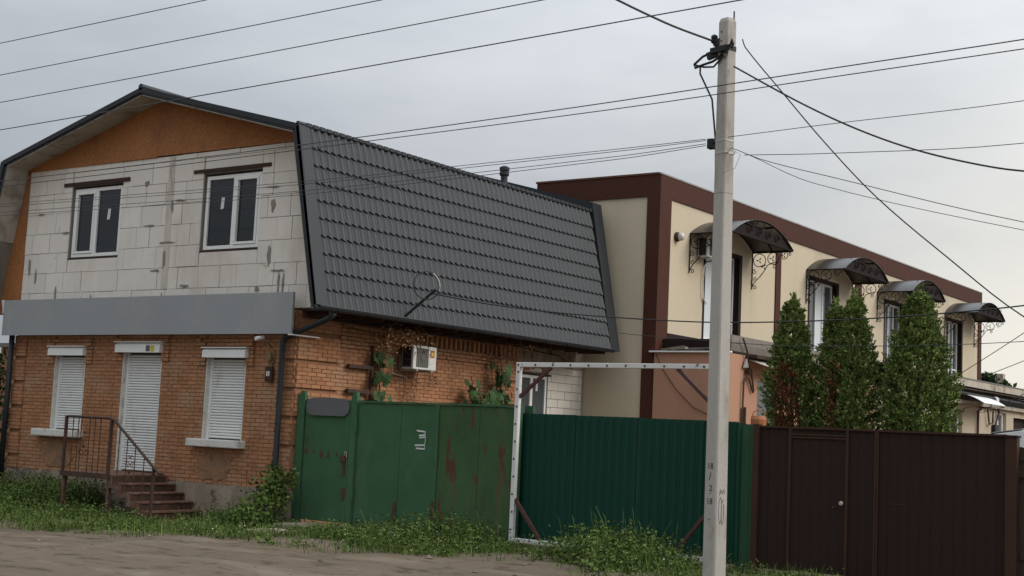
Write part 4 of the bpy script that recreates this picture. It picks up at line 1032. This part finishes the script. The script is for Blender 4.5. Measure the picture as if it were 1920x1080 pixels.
        for k in range(4):
            cc = cy+(-.45+k*.3)*W; f.tube([(X2+dep-.03, cc+.17*(1-j/22)*math.cos(j*.42), zc+.17+.13*(1-j/22)*math.sin(j*.42)) for j in range(18)], .011, 4)
        f.build('canopy_frame', 'canopyfr', cn)
        tp = [(X2+dep-.06, arc(R-.03, k)[0], min(arc(R-.03, k)[1], zc+rise*.55)) for k in range(n+1)]
        MB().prism(tp, (.012, 0, 0)).build('tympanum', 'canopyfr', cn)
        for yy in (c0+.02, c1-.02): link('scroll_bracket', br, cn, (X2+.0, yy, zc-.01))
    b = thing('wall_lamp', (X2, 29.7, 6.85), 'round white bulkhead lamp on the cream wall near the brown corner', 'lamp')
    MB().disc((X2+.001, 29.69, 6.86), (1, 0, 0), .12, .06, 14).build('base', 'iron', b)
    MB().lathe((X2+.14, 29.69, 6.76), [(.03, 0), (.075, .03), (.095, .10), (.075, .17), (.03, .20)], 12).build('globe', 'bulb', b, smooth=True)
    ac_unit('air_conditioner', X2+.34, 30.75, 6.50, .85, .52, .28, 'air conditioner tucked under the nearest arched canopy of the cream house', False)
    t2 = thing('hanging_hose', (X2+.05, 31.1, 5.0), 'pale hose hanging along the left edge of the nearest french door', 'hose')
    MB().tube([(X2+.06, 31.3, 6.45), (X2+.06, 31.12, 6.3), (X2+.06, 31.08, 5.9), (X2+.06, 31.12, 5.5), (X2+.06, 31.28, 5.35)], .018, 6).build('hose', 'sill', t2)
cream_house()

# ------------------------------------------------------------------ pink annex and low beige house
XA = -14.17
def pink_annex():
    t = thing('pink_annex', (-15.2, 32, 0), 'pink rendered low annex with cluttered roof edge below the cream house', 'building')
    op = (30.25, 31.30, 2.2, 3.36)
    w = MB()
    w.box(X2+.06, XA-.3, 28.70, 28.95, -.2, 3.92)
    for s, e, a, c in wall_rects(28.70, 38, -.2, 3.92, [op]): w.box(XA-.299, XA, s, e, a, c)
    w.build('wall', 'pink', t)
    MB().box(X2+.05, XA-.05, 28.96, 38, 3.86, 3.915).build('roof', 'scrap', t)
    MB().box(X2-.05, XA+.06, 28.62, 28.74, 3.925, 3.96).build('coping', 'white', t)
    MB().box(XA-.08, XA-.06, op[0], op[1], op[2], op[3]).build('window', 'glassgrey', t)
    r = random.Random(5); y = 28.78
    while y < 37.5:
        ln = r.uniform(1.0, 1.6)
        for k, z in enumerate((3.98, 4.17)):
            MB().box(XA-.03+r.uniform(-.01, .01), XA+.0+r.uniform(0, .012), y, y+ln-.015, z, z+.18).build('parapet_board', 'greyboard', t)
        y += ln
    x = X2+.1
    while x < XA-.1:
        ln = r.uniform(.3, .7); z = 3.965+r.uniform(0, .04); yy = 28.72+r.uniform(0, .3)
        MB().bar((x, yy, z+.03), (min(x+ln, XA-.1), yy+r.uniform(-.1, .1), z+.05+r.uniform(0, .07)), .12, .05).build('scrap_board', r.choice(['scrap', 'greyboard', 'fascia']), t); x += ln*.7
    MB().box(X2+.06, XA-.1, 29.1, 29.15, 3.93, 4.28).build('roof_upstand', 'trimdark', t)
    s = MB(); n = 30
    V = []; 
    for i in range(n+1):
        y = 29.6+i*.11; wv = .02*math.sin(i*2.1)
        V += [(XA+.01, y, 3.84+wv), (XA+.55, y, 3.66+wv)]
    s.add(V, [(2*i, 2*i+1, 2*i+3, 2*i+2) for i in range(n)]); o = s.build('awning_sheet', 'fascia', t); m = o.modifiers.new('solid', 'SOLIDIFY'); m.thickness = .012
    MB().box(XA-.001, XA+.30, 29.55, 37, 3.86, 3.92).build('eave_board', 'wood_dark', t)
    e = thing('electric_conduit', (XA+.05, 29.4, 2.0), 'dark bent electric conduit with hook and insulator on the pink wall', 'conduit')
    MB().tube([(XA+.06, 29.36, 1.8), (XA+.06, 29.36, 2.74), (XA+.06, 29.38, 3.28), (XA+.06, 29.50, 3.40), (XA+.06, 29.66, 3.36), (XA+.06, 29.90, 3.06), (XA+.06, 29.93, 3.10), (XA+.06, 29.78, 3.52), (XA+.06, 29.60, 3.70), (XA+.10, 29.45, 4.0), (XA+.10, 29.2, 4.3)], .022, 6).build('pipe', 'iron', e)
    MB().tube([(XA+.08, 29.42, 2.0), (XA+.08, 29.42, 2.7)], .045, 8).build('sleeve', 'brownpost', e)
    MB().prism([(XA+.05, 29.34, 3.62), (XA+.05, 29.58, 3.64), (XA+.05, 29.46, 3.84)], (.04, 0, 0)).build('bracket_plate', 'galv', e)
    MB().box(XA+.05, XA+.14, 29.50, 29.66, 3.48, 3.60).build('insulator', 'brownpost', e)
    c = thing('loose_cable', (X2+.2, 28.66, 2.8), 'thin dark cable drooping across the pink annex front', 'cable')
    MB().tube([(X2+.12, 28.66, 3.90), (X2+.3, 28.66, 3.55), (X2+.7, 28.66, 3.05), (X2+1.15, 28.66, 2.65), (X2+1.5, 28.66, 2.50), (XA-.1, 28.66, 2.46)], .011, 5).build('cable', 'iron', c)
pink_annex()
def low_house():
    t = thing('low_beige_house', (-15.2, 48, 0), 'low beige house with weathered eaves behind the right thuja', 'house')
    ops = [(44.75, 46.15, 1.9, 3.33), (50.1, 51.35, 1.9, 3.42), (52.3, 54.6, -.2, 3.3)]
    w = MB()
    for s, e, a, c in wall_rects(38.02, 62, -.2, 3.86, ops): w.box(XA-.3, XA-.001, s, e, a, c)
    w.build('wall', 'beige', t)
    for o in ops[:2]:
        f = MB(); y0, y1, z0, z1 = o; xx = XA-.2
        for a in ((y0, y1, z1-.08, z1), (y0, y0+.12, z0, z1-.08), (y1-.12, y1, z0, z1-.08), ((y0+y1)/2-.05, (y0+y1)/2+.05, z0, z1-.08)): f.box(xx, xx+.08, *a)
        fr = f.build('window', 'white', t)
        for a, b in ((y0+.12, (y0+y1)/2-.05), ((y0+y1)/2+.05, y1-.12)): MB().box(xx+.02, xx+.03, a-.01, b+.01, z0, z1-.07).build('pane', 'glassgrey', fr)
    MB().box(XA-.28, XA-.2, 52.3, 54.6, -.2, 3.3).build('gateway', 'trimdark', t)
    # roof: sloping up to the cream house
    MB().prism([(XA+.40, 38.0, 4.36), (X2+.06, 38.0, 4.43), (X2+.06, 38.0, 4.39), (XA+.40, 38.0, 4.31)], (0, 24.5, 0)).build('roof', 'slate', t)
    yy = 38.0
    while yy < 62: MB().box(XA+.36, XA+.39, yy, yy+2.9, 4.09, 4.305).build('fascia_board', 'fascia', t); yy += 2.92
    MB().box(XA+.0, XA+.355, 38, 62.4, 4.0, 4.04).build('eave', 'wood_dark', t)
    MB().tube([(XA+.30, 38.0, 3.88), (XA+.30, 62.4, 3.78)], .06, 8).build('gutter', 'black', t)
    MB().box(XA+.001, XA+.05, 38, 62, 3.66, 3.99).build('eave_shade_strip', 'black', t)  # black band standing in for the shaded recess of the open eave
    MB().box(XA+.001, XA+.16, 38, 62, 3.53, 3.655).build('cornice', 'fascia', t)
    a = thing('white_awning', (XA, 47, 3.5), 'small curved white awning on the low beige house', 'awning')
    s = MB(); V = []
    for i in range(9):
        u = i/8; V += [(XA+.01+.9*u, 45.55, 3.88-.06*u-.26*u*u), (XA+.01+.9*u, 48.0, 3.88-.06*u-.26*u*u)]
    s.add(V, [(2*i, 2*i+1, 2*i+3, 2*i+2) for i in range(8)]); o = s.build('sheet', 'white', a); m = o.modifiers.new('solid', 'SOLIDIFY'); m.thickness = .012
    f = MB()
    for yy in (45.56, 47.99): f.bar((XA, yy, 3.5), (XA+.88, yy, 3.53), .02); f.bar((XA, yy, 3.3), (XA+.85, yy, 3.52), .015)
    f.build('frame', 'iron', a)
    e = thing('cable_bundle', (XA+.1, 49, 2.5), 'tangled dark cables and meter box on the low beige house wall', 'cables')
    b = MB()
    b.tube([(XA+.06, 47.7, 2.2), (XA+.06, 47.75, 3.35), (XA+.06, 48.3, 3.5), (XA+.06, 49.2, 3.6)], .04, 6)
    b.tube([(XA+.08, 49.2, 3.7), (XA+.1, 48.7, 3.45), (XA+.1, 48.9, 2.95), (XA+.1, 49.3, 3.0), (XA+.1, 49.35, 3.4), (XA+.1, 49.6, 3.6)], .03, 6)
    b.tube([(XA+.1, 49.9, 3.55), (XA+.1, 50.1, 3.4), (XA+.1, 49.6, 2.9), (XA+.1, 49.5, 2.2)], .04, 6)
    b.build('cables', 'iron', e)
    MB().box(XA+.02, XA+.14, 49.5, 49.85, 2.65, 2.95).build('meter_box', 'black', e)
    MB().lathe((XA+.3, 48.9, 3.66), [(.06, 0), (.14, .05), (.13, .2), (.04, .25)], 8).build('insulator', 'white', e)
    for (p0, p1, r, lab) in (((XA+.1, 45.4, 4.46), (-9.6, 41.0, 6.3), .016, 'upper of the cables rising to the right from the low house eave'), ((XA+.1, 47.5, 4.45), (-9.2, 44, 5.9), .016, 'second of the cables rising to the right from the low house eave'),
                      ((XA+.4, 49.5, 3.7), (-8.6, 43, 5.2), .016, 'third of the cables rising to the right from the low house eave'), ((XA+.4, 51.0, 3.7), (-8.6, 45, 5.0), .016, 'lowest of the cables rising to the right from the low house eave')):
        wire(bezier(p0, p1, .03), r, lab, 'low house cables')
    b = thing('far_ivy_wall', (-20, 66, 0), 'dark ivy covered wall with chimney beyond the low beige house', 'wall')
    MB().box(-21.5, -17.9, 66, 66.5, -.2, 5.1).build('wall', 'slate', b); MB().box(-18.66, -18.3, 65.7, 66.1, 4.6, 5.72).build('chimney', 'fascia', b)
    n = 4200; P = np.stack([rng.uniform(-21.6, -17.8, n), 65.95+rng.normal(0, .12, n), 5.75-np.abs(rng.normal(0, .9, n))-.35*(rng.random(n) < 0)], 1)
    P[:, 2] += np.interp(P[:, 0], [-21.6, -19.4, -18.66, -18.3, -17.8], [.2, .0, -.1, -.35, -.7])
    D = rng.normal(0, 1, (n, 3)); D[:, 1] -= .6
    link('ivy', np_mesh('ivy', kites(P, D, rng.normal(0, 1, (n, 3)), rng.uniform(.12, .3, n), rng.uniform(.05, .11, n)), 4, 'vine'), b)
low_house()

# ------------------------------------------------------------------ van behind the gate
def van():
    t = thing('parked_van', (-4.6, 25.0, 0), 'white van with grey roof front parked behind the brown gate', 'van')
    x0, x1, y0, y1 = -8.15, -3.2, 24.1, 25.9
    prof = [(x0+.05, .45), (x0, .75), (x0+.06, 1.05), (x0+.55, 1.30), (x0+.95, 2.03), (x0+1.2, 2.19), (x0+1.7, 2.27), (x0+2.6, 2.30), (x1-.2, 2.27), (x1, 2.05), (x1+.02, .45)]
    b = MB()
    def ring(y, s): return [(p[0], y, .45+(p[1]-.45)*s) for p in prof]
    V = ring(y0+.12, .93)+ring(y0, .9)+ring(y0+.10, .985)+ring(y0+.35, 1)+ring(y1-.35, 1)+ring(y1-.10, .985); n = len(prof)
    V = [(p[0], y0 if p[1] < 1.2 else y0+.10*(p[1]-1.2), p[1]) for p in prof]+[(p[0], y0+.30, p[1]+.02) for p in prof]+[(p[0], y1-.30, p[1]+.02) for p in prof]+[(p[0], y1 if p[1] < 1.2 else y1-.10*(p[1]-1.2), p[1]) for p in prof]
    F = [(r*n+i, r*n+(i+1) % n, (r+1)*n+(i+1) % n, (r+1)*n+i) for r in range(3) for i in range(n)]+[tuple(range(n))[::-1], tuple(range(3*n, 4*n))]
    b.add(V, F); b.build('body', 'vanpaint', t)
    MB().prism([(x0+.60, y0+.18, 1.36), (x0+.98, y0+.18, 1.96), (x0+.98, y1-.18, 1.96), (x0+.60, y1-.18, 1.36)], (-.02, 0, .02)).build('windscreen', 'glass', t)
    MB().prism([(x0+.97, y0+.2, 2.07), (x0+1.22, y0+.2, 2.225), (x0+1.72, y0+.2, 2.305), (x0+1.72, y1-.2, 2.305), (x0+1.22, y1-.2, 2.225), (x0+.97, y1-.2, 2.07)], (0, 0, .012)).build('roof_panel', 'vangrey', t)
    for a, bb in ((x0+1.1, x0+1.8), (x0+1.95, x0+3.2), (x0+3.3, x1-.2)): MB().box(a, bb, y0+.01, y0+.03, 1.35, 1.9).build('side_window', 'glass', t)
    for x in (x0+.9, x1-.9):
        for y in (y0+.02, y1-.22):
            w = MB().disc((x, y, .33), (0, 1, 0), .33, .2, 20).build('wheel', 'tyre', t); MB().disc((x, y-.006, .33), (0, 1, 0), .2, .212, 14).build('rim', 'galv', w)
    for y in (y0+.1, y1-.35): MB().box(x0-.01, x0+.08, y, y+.25, .8, 1.0).build('headlight', 'bulb', t)
van()

# ------------------------------------------------------------------ plants
def thuja(cx, cy, h, r, seed, label, dead=None, lean=0, n=15000, power=.75):
    g = np.random.default_rng(seed)
    t = thing('thuja_tree', (cx, cy, 0), label, 'tree', 'thuja row behind the gate')
    MB().tube([(cx, cy, -.1), (cx+.02, cy, h*.4), (cx+lean*.5, cy, h*.95)], [.07, .05, .01], 6).build('trunk', 'bark', t)
    prof = lambda u: r*np.clip(.62+u*1.6, 0, 1)*np.power(np.clip((1-u)/.34, 0, 1), .78)
    nc = int(n/26); u = g.uniform(.01, .97, nc)**.92; a = g.uniform(0, 2*np.pi, nc)
    rad = prof(u)*np.sqrt(g.uniform(.18, 1.0, nc)); out = g.random(nc) < .10; rad = np.where(out, prof(u)*g.uniform(1.0, 1.14, nc), rad)
    C = np.stack([cx+lean*u+rad*np.cos(a), cy+rad*np.sin(a), u*h-.06], 1); O = np.stack([np.cos(a), np.sin(a), np.zeros(nc)], 1)
    A = O*g.uniform(.35, 1.0, (nc, 1))+np.array([0, 0, 1])*g.uniform(.55, 1.2, (nc, 1))+g.normal(0, .25, (nc, 3)); A /= np.linalg.norm(A, axis=1)[:, None]
    sl = g.uniform(.10, .24, nc)*(.45+.55*np.clip((1-u)*3, 0, 1))
    k = g.integers(0, nc, n); f = g.random(n)
    P = C[k]+A[k]*(f*sl[k])[:, None]+g.normal(0, .016, (n, 3))*(1.1-f*.6)[:, None]
    D = A[k]+g.normal(0, .42, (n, 3)); W = np.cross(D, O[k])+g.normal(0, .5, (n, 3))
    Ln = g.uniform(.028, .070, n)
    K = kites(P, D, W, Ln, Ln*g.uniform(.20, .33, n)).reshape(-1, 4, 3)
    top = np.stack([cx+lean+g.normal(0, .02, 120), cy+g.normal(0, .02, 120), h*g.uniform(.95, 1.0, 120)], 1)
    KT = kites(top, g.normal(0, .3, (120, 3))+np.array([0, 0, 1]), g.normal(0, 1, (120, 3)), g.uniform(.04, .09, 120), g.uniform(.008, .016, 120)).reshape(-1, 4, 3)
    K = np.concatenate([K, KT]); Pm = K.mean(1)
    dm = np.zeros(len(K), bool)
    if dead:
        for (x, y, z, rr, rz) in dead: dm |= (((Pm[:, 0]-x)/rr)**2+((Pm[:, 1]-y)/(rr*1.2))**2+((Pm[:, 2]-z)/rz)**2+g.normal(0, .25, len(K))) < 1
    dm |= g.random(len(K)) < .004
    link('crown', np_mesh('crown', K[~dm].reshape(-1, 3), 4, 'thuja'), t); link('dead_sprays', np_mesh('dead_sprays', K[dm].reshape(-1, 3), 4, 'dead'), t)
thuja(-9.45, 21.5, 4.38, .37, 1, 'leftmost thuja, with a large dead brown patch low on it', [(-9.40, 21.0, 2.75, .26, .62), (-9.35, 21.05, 2.3, .24, .35)], n=50000)
thuja(-8.72, 21.55, 4.28, .28, 2, 'slim thuja pressed against its neighbour, second from the left', [(-8.5, 21.2, 2.6, .13, .8)], n=32000)
thuja(-8.33, 21.4, 4.40, .36, 3, 'third thuja from the left, with brown streaks at its side', [(-8.62, 21.0, 3.0, .18, .7), (-8.7, 21.0, 2.4, .2, .5)], n=40000)
thuja(-7.30, 21.5, 4.45, .50, 4, 'broadest thuja, at the right end of the row', None, n=82000, power=.75)

def vines():
    g = np.random.default_rng(5)
    # big-leaved vine growing over the green gate
    lf = MB(); pts = [(0, 0, 0), (.045, 0, .02), (.085, .008, .0), (.075, .012, .05), (.10, .015, .09), (.06, .012, .11), (.035, .012, .17), (0, .008, .20), (-.035, .012, .17), (-.06, .012, .11), (-.10, .015, .09), (-.075, .012, .05), (-.085, .008, .0), (-.045, 0, .02)]
    lf.add(pts+[(0, -.012, .09)], [(i, (i+1) % 14, 14) for i in range(14)]); lme = lf.mesh('leaf', MT['vine'])
    def leafy(name, label, base, stems, spots, sz):
        t = thing(name, base, label, 'vine')
        for s in stems: MB().tube(s, .012, 5).build('stem', 'bark', t)
        for p in spots: link('leaf', lme, t, p, (g.uniform(-.7, .5), g.uniform(-.9, .9), R_(90)+g.uniform(-.7, .7)), (sz*g.uniform(.7, 1.2),)*3)
    X = -17.62
    sp = [(X+g.normal(0, .06), 20.55+g.normal(0, .10), z+g.normal(0, .05)) for z in (3.08, 3.12, 2.98, 2.72, 2.68, 2.75, 2.66, 2.30, 2.34, 2.26, 2.22, 2.7) for _ in (0, 1)]
    leafy('climbing_vine', 'green leaved vine climbing beside the iron upright on the brick wall', (X, 20.5, 0), [[(X-.1, 20.55, 2.0), (X-.12, 20.62, 2.6), (X-.14, 20.5, 3.2), (X-.12, 20.6, 3.5)]], sp, 1.2)
    X = -17.5; sp = []
    for (y, z, k, s) in ((23.4, 2.55, 10, .12), (23.75, 2.42, 12, .14), (24.1, 2.55, 8, .12), (24.5, 2.5, 9, .12), (24.55, 2.85, 8, .1), (24.5, 3.1, 6, .08), (23.6, 2.3, 10, .2), (24.3, 2.3, 10, .2)):
        sp += [(X+g.normal(0, .08), y+g.normal(0, s), z+g.normal(0, s*.8)) for _ in range(k)]
    leafy('climbing_vine', 'dense green vine topping the green gate before the brick wall', (X, 24, 0), [[(X-.1, 24.2, 1.2), (X-.1, 24.4, 2.3), (X-.1, 24.52, 2.9), (X-.12, 24.55, 3.3)], [(X-.1, 23.7, 1.2), (X-.05, 23.5, 2.4), (X-.1, 23.42, 3.0)]], sp, 1.15)
    def dry(label, base, clumps, stems, size=1.0):
        t = thing('dry_creeper', base, label, 'creeper')
        b = MB()
        for s in stems: b.tube(s, .007, 4)
        b.build('stems', 'bark', t)
        P = []
        for (x, y, z, k, sx, sy, szz) in clumps: P.append(np.stack([x+g.normal(0, sx, k), y+g.normal(0, sy, k), z+g.normal(0, szz, k)], 1))
        P = np.concatenate(P); n = len(P); D = g.normal(0, 1, (n, 3)); D[:, 2] -= .8
        link('dry_leaves', np_mesh('dry_leaves', kites(P, D, g.normal(0, 1, (n, 3)), g.uniform(.035, .08, n)*size, g.uniform(.012, .03, n)*size), 4, 'dryleaf'), t)
    w = lambda y0, z0, y1, z1, k=8: [(-17.80+g.uniform(-.01, .02), y0+(y1-y0)*i/k+g.normal(0, .03), z0+(z1-z0)*i/k) for i in range(k+1)]
    dry('dried brown creeper tuft hanging under the eave left of the dentil bricks', (-17.8, 21, 3.2), [(-17.35, 20.75, 3.66, 320, .1, .30, .09), (-17.4, 20.4, 3.5, 90, .08, .15, .12), (-17.4, 21.3, 3.60, 150, .08, .18, .12)], [w(20.5, 2.3, 20.9, 3.7), w(21.6, 2.2, 21.3, 3.6), w(21.0, 3.6, 19.4, 3.75)])
    dry('dried creeper twigs around and below the air conditioner on the brick wall', (-17.8, 22, 2.4), [(-17.75, 22.3, 3.05, 110, .04, .12, .2), (-17.78, 21.6, 2.55, 130, .03, .22, .22)], [w(21.45, 2.1, 21.4, 3.0), w(21.7, 2.1, 21.9, 3.1), w(22.2, 2.7, 22.4, 3.3), w(21.2, 2.2, 21.7, 2.7)], .8)
    dry('dried creeper strands near the right end of the brick wall', (-17.8, 24.7, 2.6), [(-17.72, 24.6, 3.35, 120, .05, .25, .2), (-17.72, 24.9, 2.9, 80, .04, .15, .25), (-17.4, 25.0, 3.72, 70, .15, .5, .07), (-17.72, 24.1, 3.4, 40, .05, .15, .1)], [w(24.4, 2.4, 24.5, 3.8), w(24.8, 2.4, 24.7, 3.7), w(24.3, 3.4, 24.9, 3.6)], .9)
    # mass of creeper at the left corner of the house
    t = thing('corner_creeper', (-27.1, 18.2, 0), 'leafy dark creeper at the left corner of the brick house', 'creeper')
    n = 2600; P = np.stack([-27.15+g.normal(0, .28, n), 18.2+g.normal(0, .25, n), g.uniform(0, 3.1, n)], 1); P = P[(P[:, 0] < -26.55)]; n = len(P)
    D = g.normal(0, 1, (n, 3)); link('leaves', np_mesh('leaves', kites(P, D, g.normal(0, 1, (n, 3)), g.uniform(.06, .14, n), g.uniform(.025, .055, n)), 4, 'vine'), t)
    MB().tube([(-27.1, 18.3, -.1), (-27.0, 18.3, 1.5), (-27.15, 18.3, 3.0)], .03, 5).build('stem', 'bark', t)
    # shrub by the downpipe
    t = thing('leafy_shrub', (-17.7, 17.9, 0), 'dark leafy shrub at the foot of the downpipe by the wicket gate', 'shrub')
    P = []
    for (x, y, z, k, s) in ((-17.85, 18.0, .75, 260, .13), (-17.75, 17.9, .5, 420, .18), (-17.85, 17.6, .30, 420, .2), (-17.7, 17.3, .15, 320, .18), (-17.5, 18.05, .85, 90, .1), (-18.0, 18.1, 1.0, 60, .08)):
        P.append(np.stack([x+g.normal(0, s, k), y+g.normal(0, s*.8, k), np.abs(z+g.normal(0, s*.8, k))-.03], 1))
    P = np.concatenate(P); P = P[P[:, 1] < 18.32]; n = len(P); D = g.normal(0, 1, (n, 3)); D[:, 2] -= .2; D[:, 1] -= .4
    link('leaves', np_mesh('leaves', kites(P, D, g.normal(0, 1, (n, 3)), g.uniform(.05, .10, n), g.uniform(.02, .042, n)), 4, 'weed'), t)
    MB().tube([(-17.75, 18.0, -.1), (-17.8, 17.95, .4), (-17.85, 18.0, .8)], .015, 5).build('stem', 'bark', t)
vines()

def ground_cover():
    g = np.random.default_rng(9)
    def clear(x, y):   # keep the stairs, slabs and pole free
        return ~(((x > -22.7) & (x < -19.7) & (y > 16.95)) | ((x > -17.3) & (x < -16.5) & (y > 17.45)) | ((x > -16.95) & (x < -16.1) & (y > 16.2) & (y < 17.2)) | (np.hypot(x-PX, y-PY) < .16) | (y > 18.3))
    def field(n, x0, x1, f):
        x = g.uniform(x0, x1, n); y = g.uniform(13.3, 18.33, n); edge = ground_edge(x)+.35*np.sin(x*2.3)+.25*np.sin(x*5.7+1)+.15*np.sin(x*11)+g.normal(0, .18, n)
        ok = (y > edge) & clear(x, y) & (g.random(n) < f(x, y)); return x[ok], y[ok]
    tall = lambda x, y: .52-.22*np.exp(-((x+12.1)/.6)**2)+.85*np.exp(-((x+10.35)/1.0)**2)+.65*np.exp(-((x+13.9)/1.3)**2)*np.clip((y-15.6)/2, 0, 1)+.9*np.clip((-19.5-x)/3, 0, 1)*np.clip((y-15.5)/2, 0, 1)+.5*np.exp(-((x+18.7)/.7)**2)*np.clip((y-16.5)/1.2, 0, 1)
    dens = lambda x, y: np.clip(.25+.75*np.clip((y-ground_edge(x))/1.2, 0, 1), 0, 1)*np.clip(.62+.75*np.sin(x*1.7+y*1.1)*np.sin(y*2.3-x*.6)+.3*np.sin(x*4.3-y*3.1), .04, 1)
    # grass blades
    x, y = field(60000, -28, -7.2, dens); n = len(x); h = g.gamma(5, .030, n)*tall(x, y)*1.3+.025; z = gz(x, y)-.01
    P = np.stack([x, y, z], 1); a = g.uniform(0, 2*np.pi, n); ln = np.stack([np.cos(a), np.sin(a), 0*a], 1)*(h*g.uniform(.1, .65, n))[:, None]
    w = np.stack([-np.sin(a), np.cos(a), 0*a], 1)*(g.uniform(.003, .007, n)*1.5)[:, None]; up = np.array([0, 0, 1])
    V = np.stack([P-w, P+w, P+ln+up*h[:, None]+w*.15, P+ln*.98+up*h[:, None]-w*.15], 1)
    o = link('grass', np_mesh('grass', V.reshape(-1, 3), 4, 'grass')); stuff(o); o['label'] = 'uneven green grass along the fence and house front'; o['category'] = 'grass'
    # broad-leaved weeds in clumps
    cx, cy = field(8000, -28, -7.2, lambda a, b: np.clip(dens(a, b)*1.3, 0, 1)*np.clip(tall(a, b)-.25, .1, 1)); K = []
    for i in range(len(cx)):
        T = float(tall(cx[i], cy[i])); hh = T*g.uniform(.16, .46); m = int(12+22*hh*2); rr = .05+.10*hh*2
        u = g.random(m); p = np.stack([cx[i]+g.normal(0, rr, m), cy[i]+g.normal(0, rr, m), gz(cx[i], cy[i])+u*hh], 1)
        p[:, 1] = np.minimum(p[:, 1], 18.32)
        d = np.stack([g.normal(0, 1, m), g.normal(0, 1, m), g.uniform(-.1, .8, m)], 1); s = g.uniform(.025, .075, m)*(1.15-.5*u)*(.8+.5*T)
        K.append(kites(p, d, g.normal(0, 1, (m, 3)), s, s*g.uniform(.22, .4, m)))
    o = link('weeds', np_mesh('weeds', np.concatenate(K), 4, 'weed')); stuff(o); o['label'] = 'low leafy green weeds along the gates and house front'; o['category'] = 'weeds'
    # tall seed stems
    x, y = field(700, -16, -8.2, lambda a, b: dens(a, b)*np.clip(tall(a, b)-.5, .05, 1)); b = MB()
    for i in range(min(len(x), 170)):
        hh = g.uniform(.3, .62)*float(tall(x[i], y[i])); q = g.normal(0, .06, 2); z0 = float(gz(x[i], y[i]))
        b.tube([(x[i], y[i], z0), (x[i]+q[0]*.4, y[i]+min(q[1], 0)*.4, z0+hh*.6), (x[i]+q[0], y[i]+min(q[1], 0), z0+hh*.9), (x[i]+q[0]*1.5, y[i]+min(q[1], 0)*1.5, z0+hh)], [.002, .002, .006, .001], 4)
    o = stuff(b.build('seed_stems', 'grass')); o['label'] = 'tall thin seed stems standing out of the weeds'; o['category'] = 'grass'
    x, y = field(900, -17, -8.2, lambda a, b: .25+0*a); n = len(x); P = np.stack([x, y, gz(x, y)+g.uniform(.08, .4, n)*tall(x, y)], 1)
    K = kites(P, g.normal(0, 1, (n, 3)), g.normal(0, 1, (n, 3)), g.uniform(.012, .024, n), g.uniform(.006, .012, n))
    o = stuff(link('wildflowers', np_mesh('wildflowers', K, 4, 'flower'))); o['label'] = 'tiny white wildflowers scattered in the weeds'; o['category'] = 'flowers'
    # stones and crumbs on the dirt
    b = MB(); n = 300; x = g.uniform(-24, -7, n); y = np.where(g.random(n) < .5, ground_edge(x)+g.normal(-.2, .35, n), g.uniform(9.5, 16, n))
    for i in range(n):
        s = g.gamma(2, .006)+.005; z0 = float(gz(x[i], y[i])); c = Vector((x[i], y[i], z0+s*.2))
        vs = [c+Vector((g.uniform(.7, 1.3)*s*a, g.uniform(.7, 1.3)*s*e, g.uniform(.5, .9)*s*f)) for a, e, f in ((1, 0, 0), (0, 1, 0), (-1, 0, 0), (0, -1, 0), (0, 0, 1), (0, 0, -1))]
        b.add(vs, [(0, 1, 4), (1, 2, 4), (2, 3, 4), (3, 0, 4), (1, 0, 5), (2, 1, 5), (3, 2, 5), (0, 3, 5)])
    o = stuff(b.build('stones', 'stone')); o['label'] = 'small stones and crumbs scattered on the dirt'; o['category'] = 'stones'
ground_cover()

def neighbour():
    t = thing('brick_pier', (-28.2, 21, 0), 'narrow strip of neighbouring brick wall at the far left edge', 'wall')
    MB().box(-29.6, -27.95, 20.2, 20.6, -.2, 3.35).build('core', 'mortar', t)
    b = MB(); r = random.Random(1)
    for c in range(44):
        x = -29.6-(c % 2)*.13
        while x < -27.94: b.box(max(x, -29.6), min(x+.25, -27.94), 20.18+r.uniform(0, .006), 20.2, c*.0755, c*.0755+.066); x += .262
    stuff(b.build('brick_rows', 'brick', t)); MB().box(-29.7, -27.85, 20.1, 20.7, 3.351, 3.45).build('coping', 'slate', t)
neighbour()
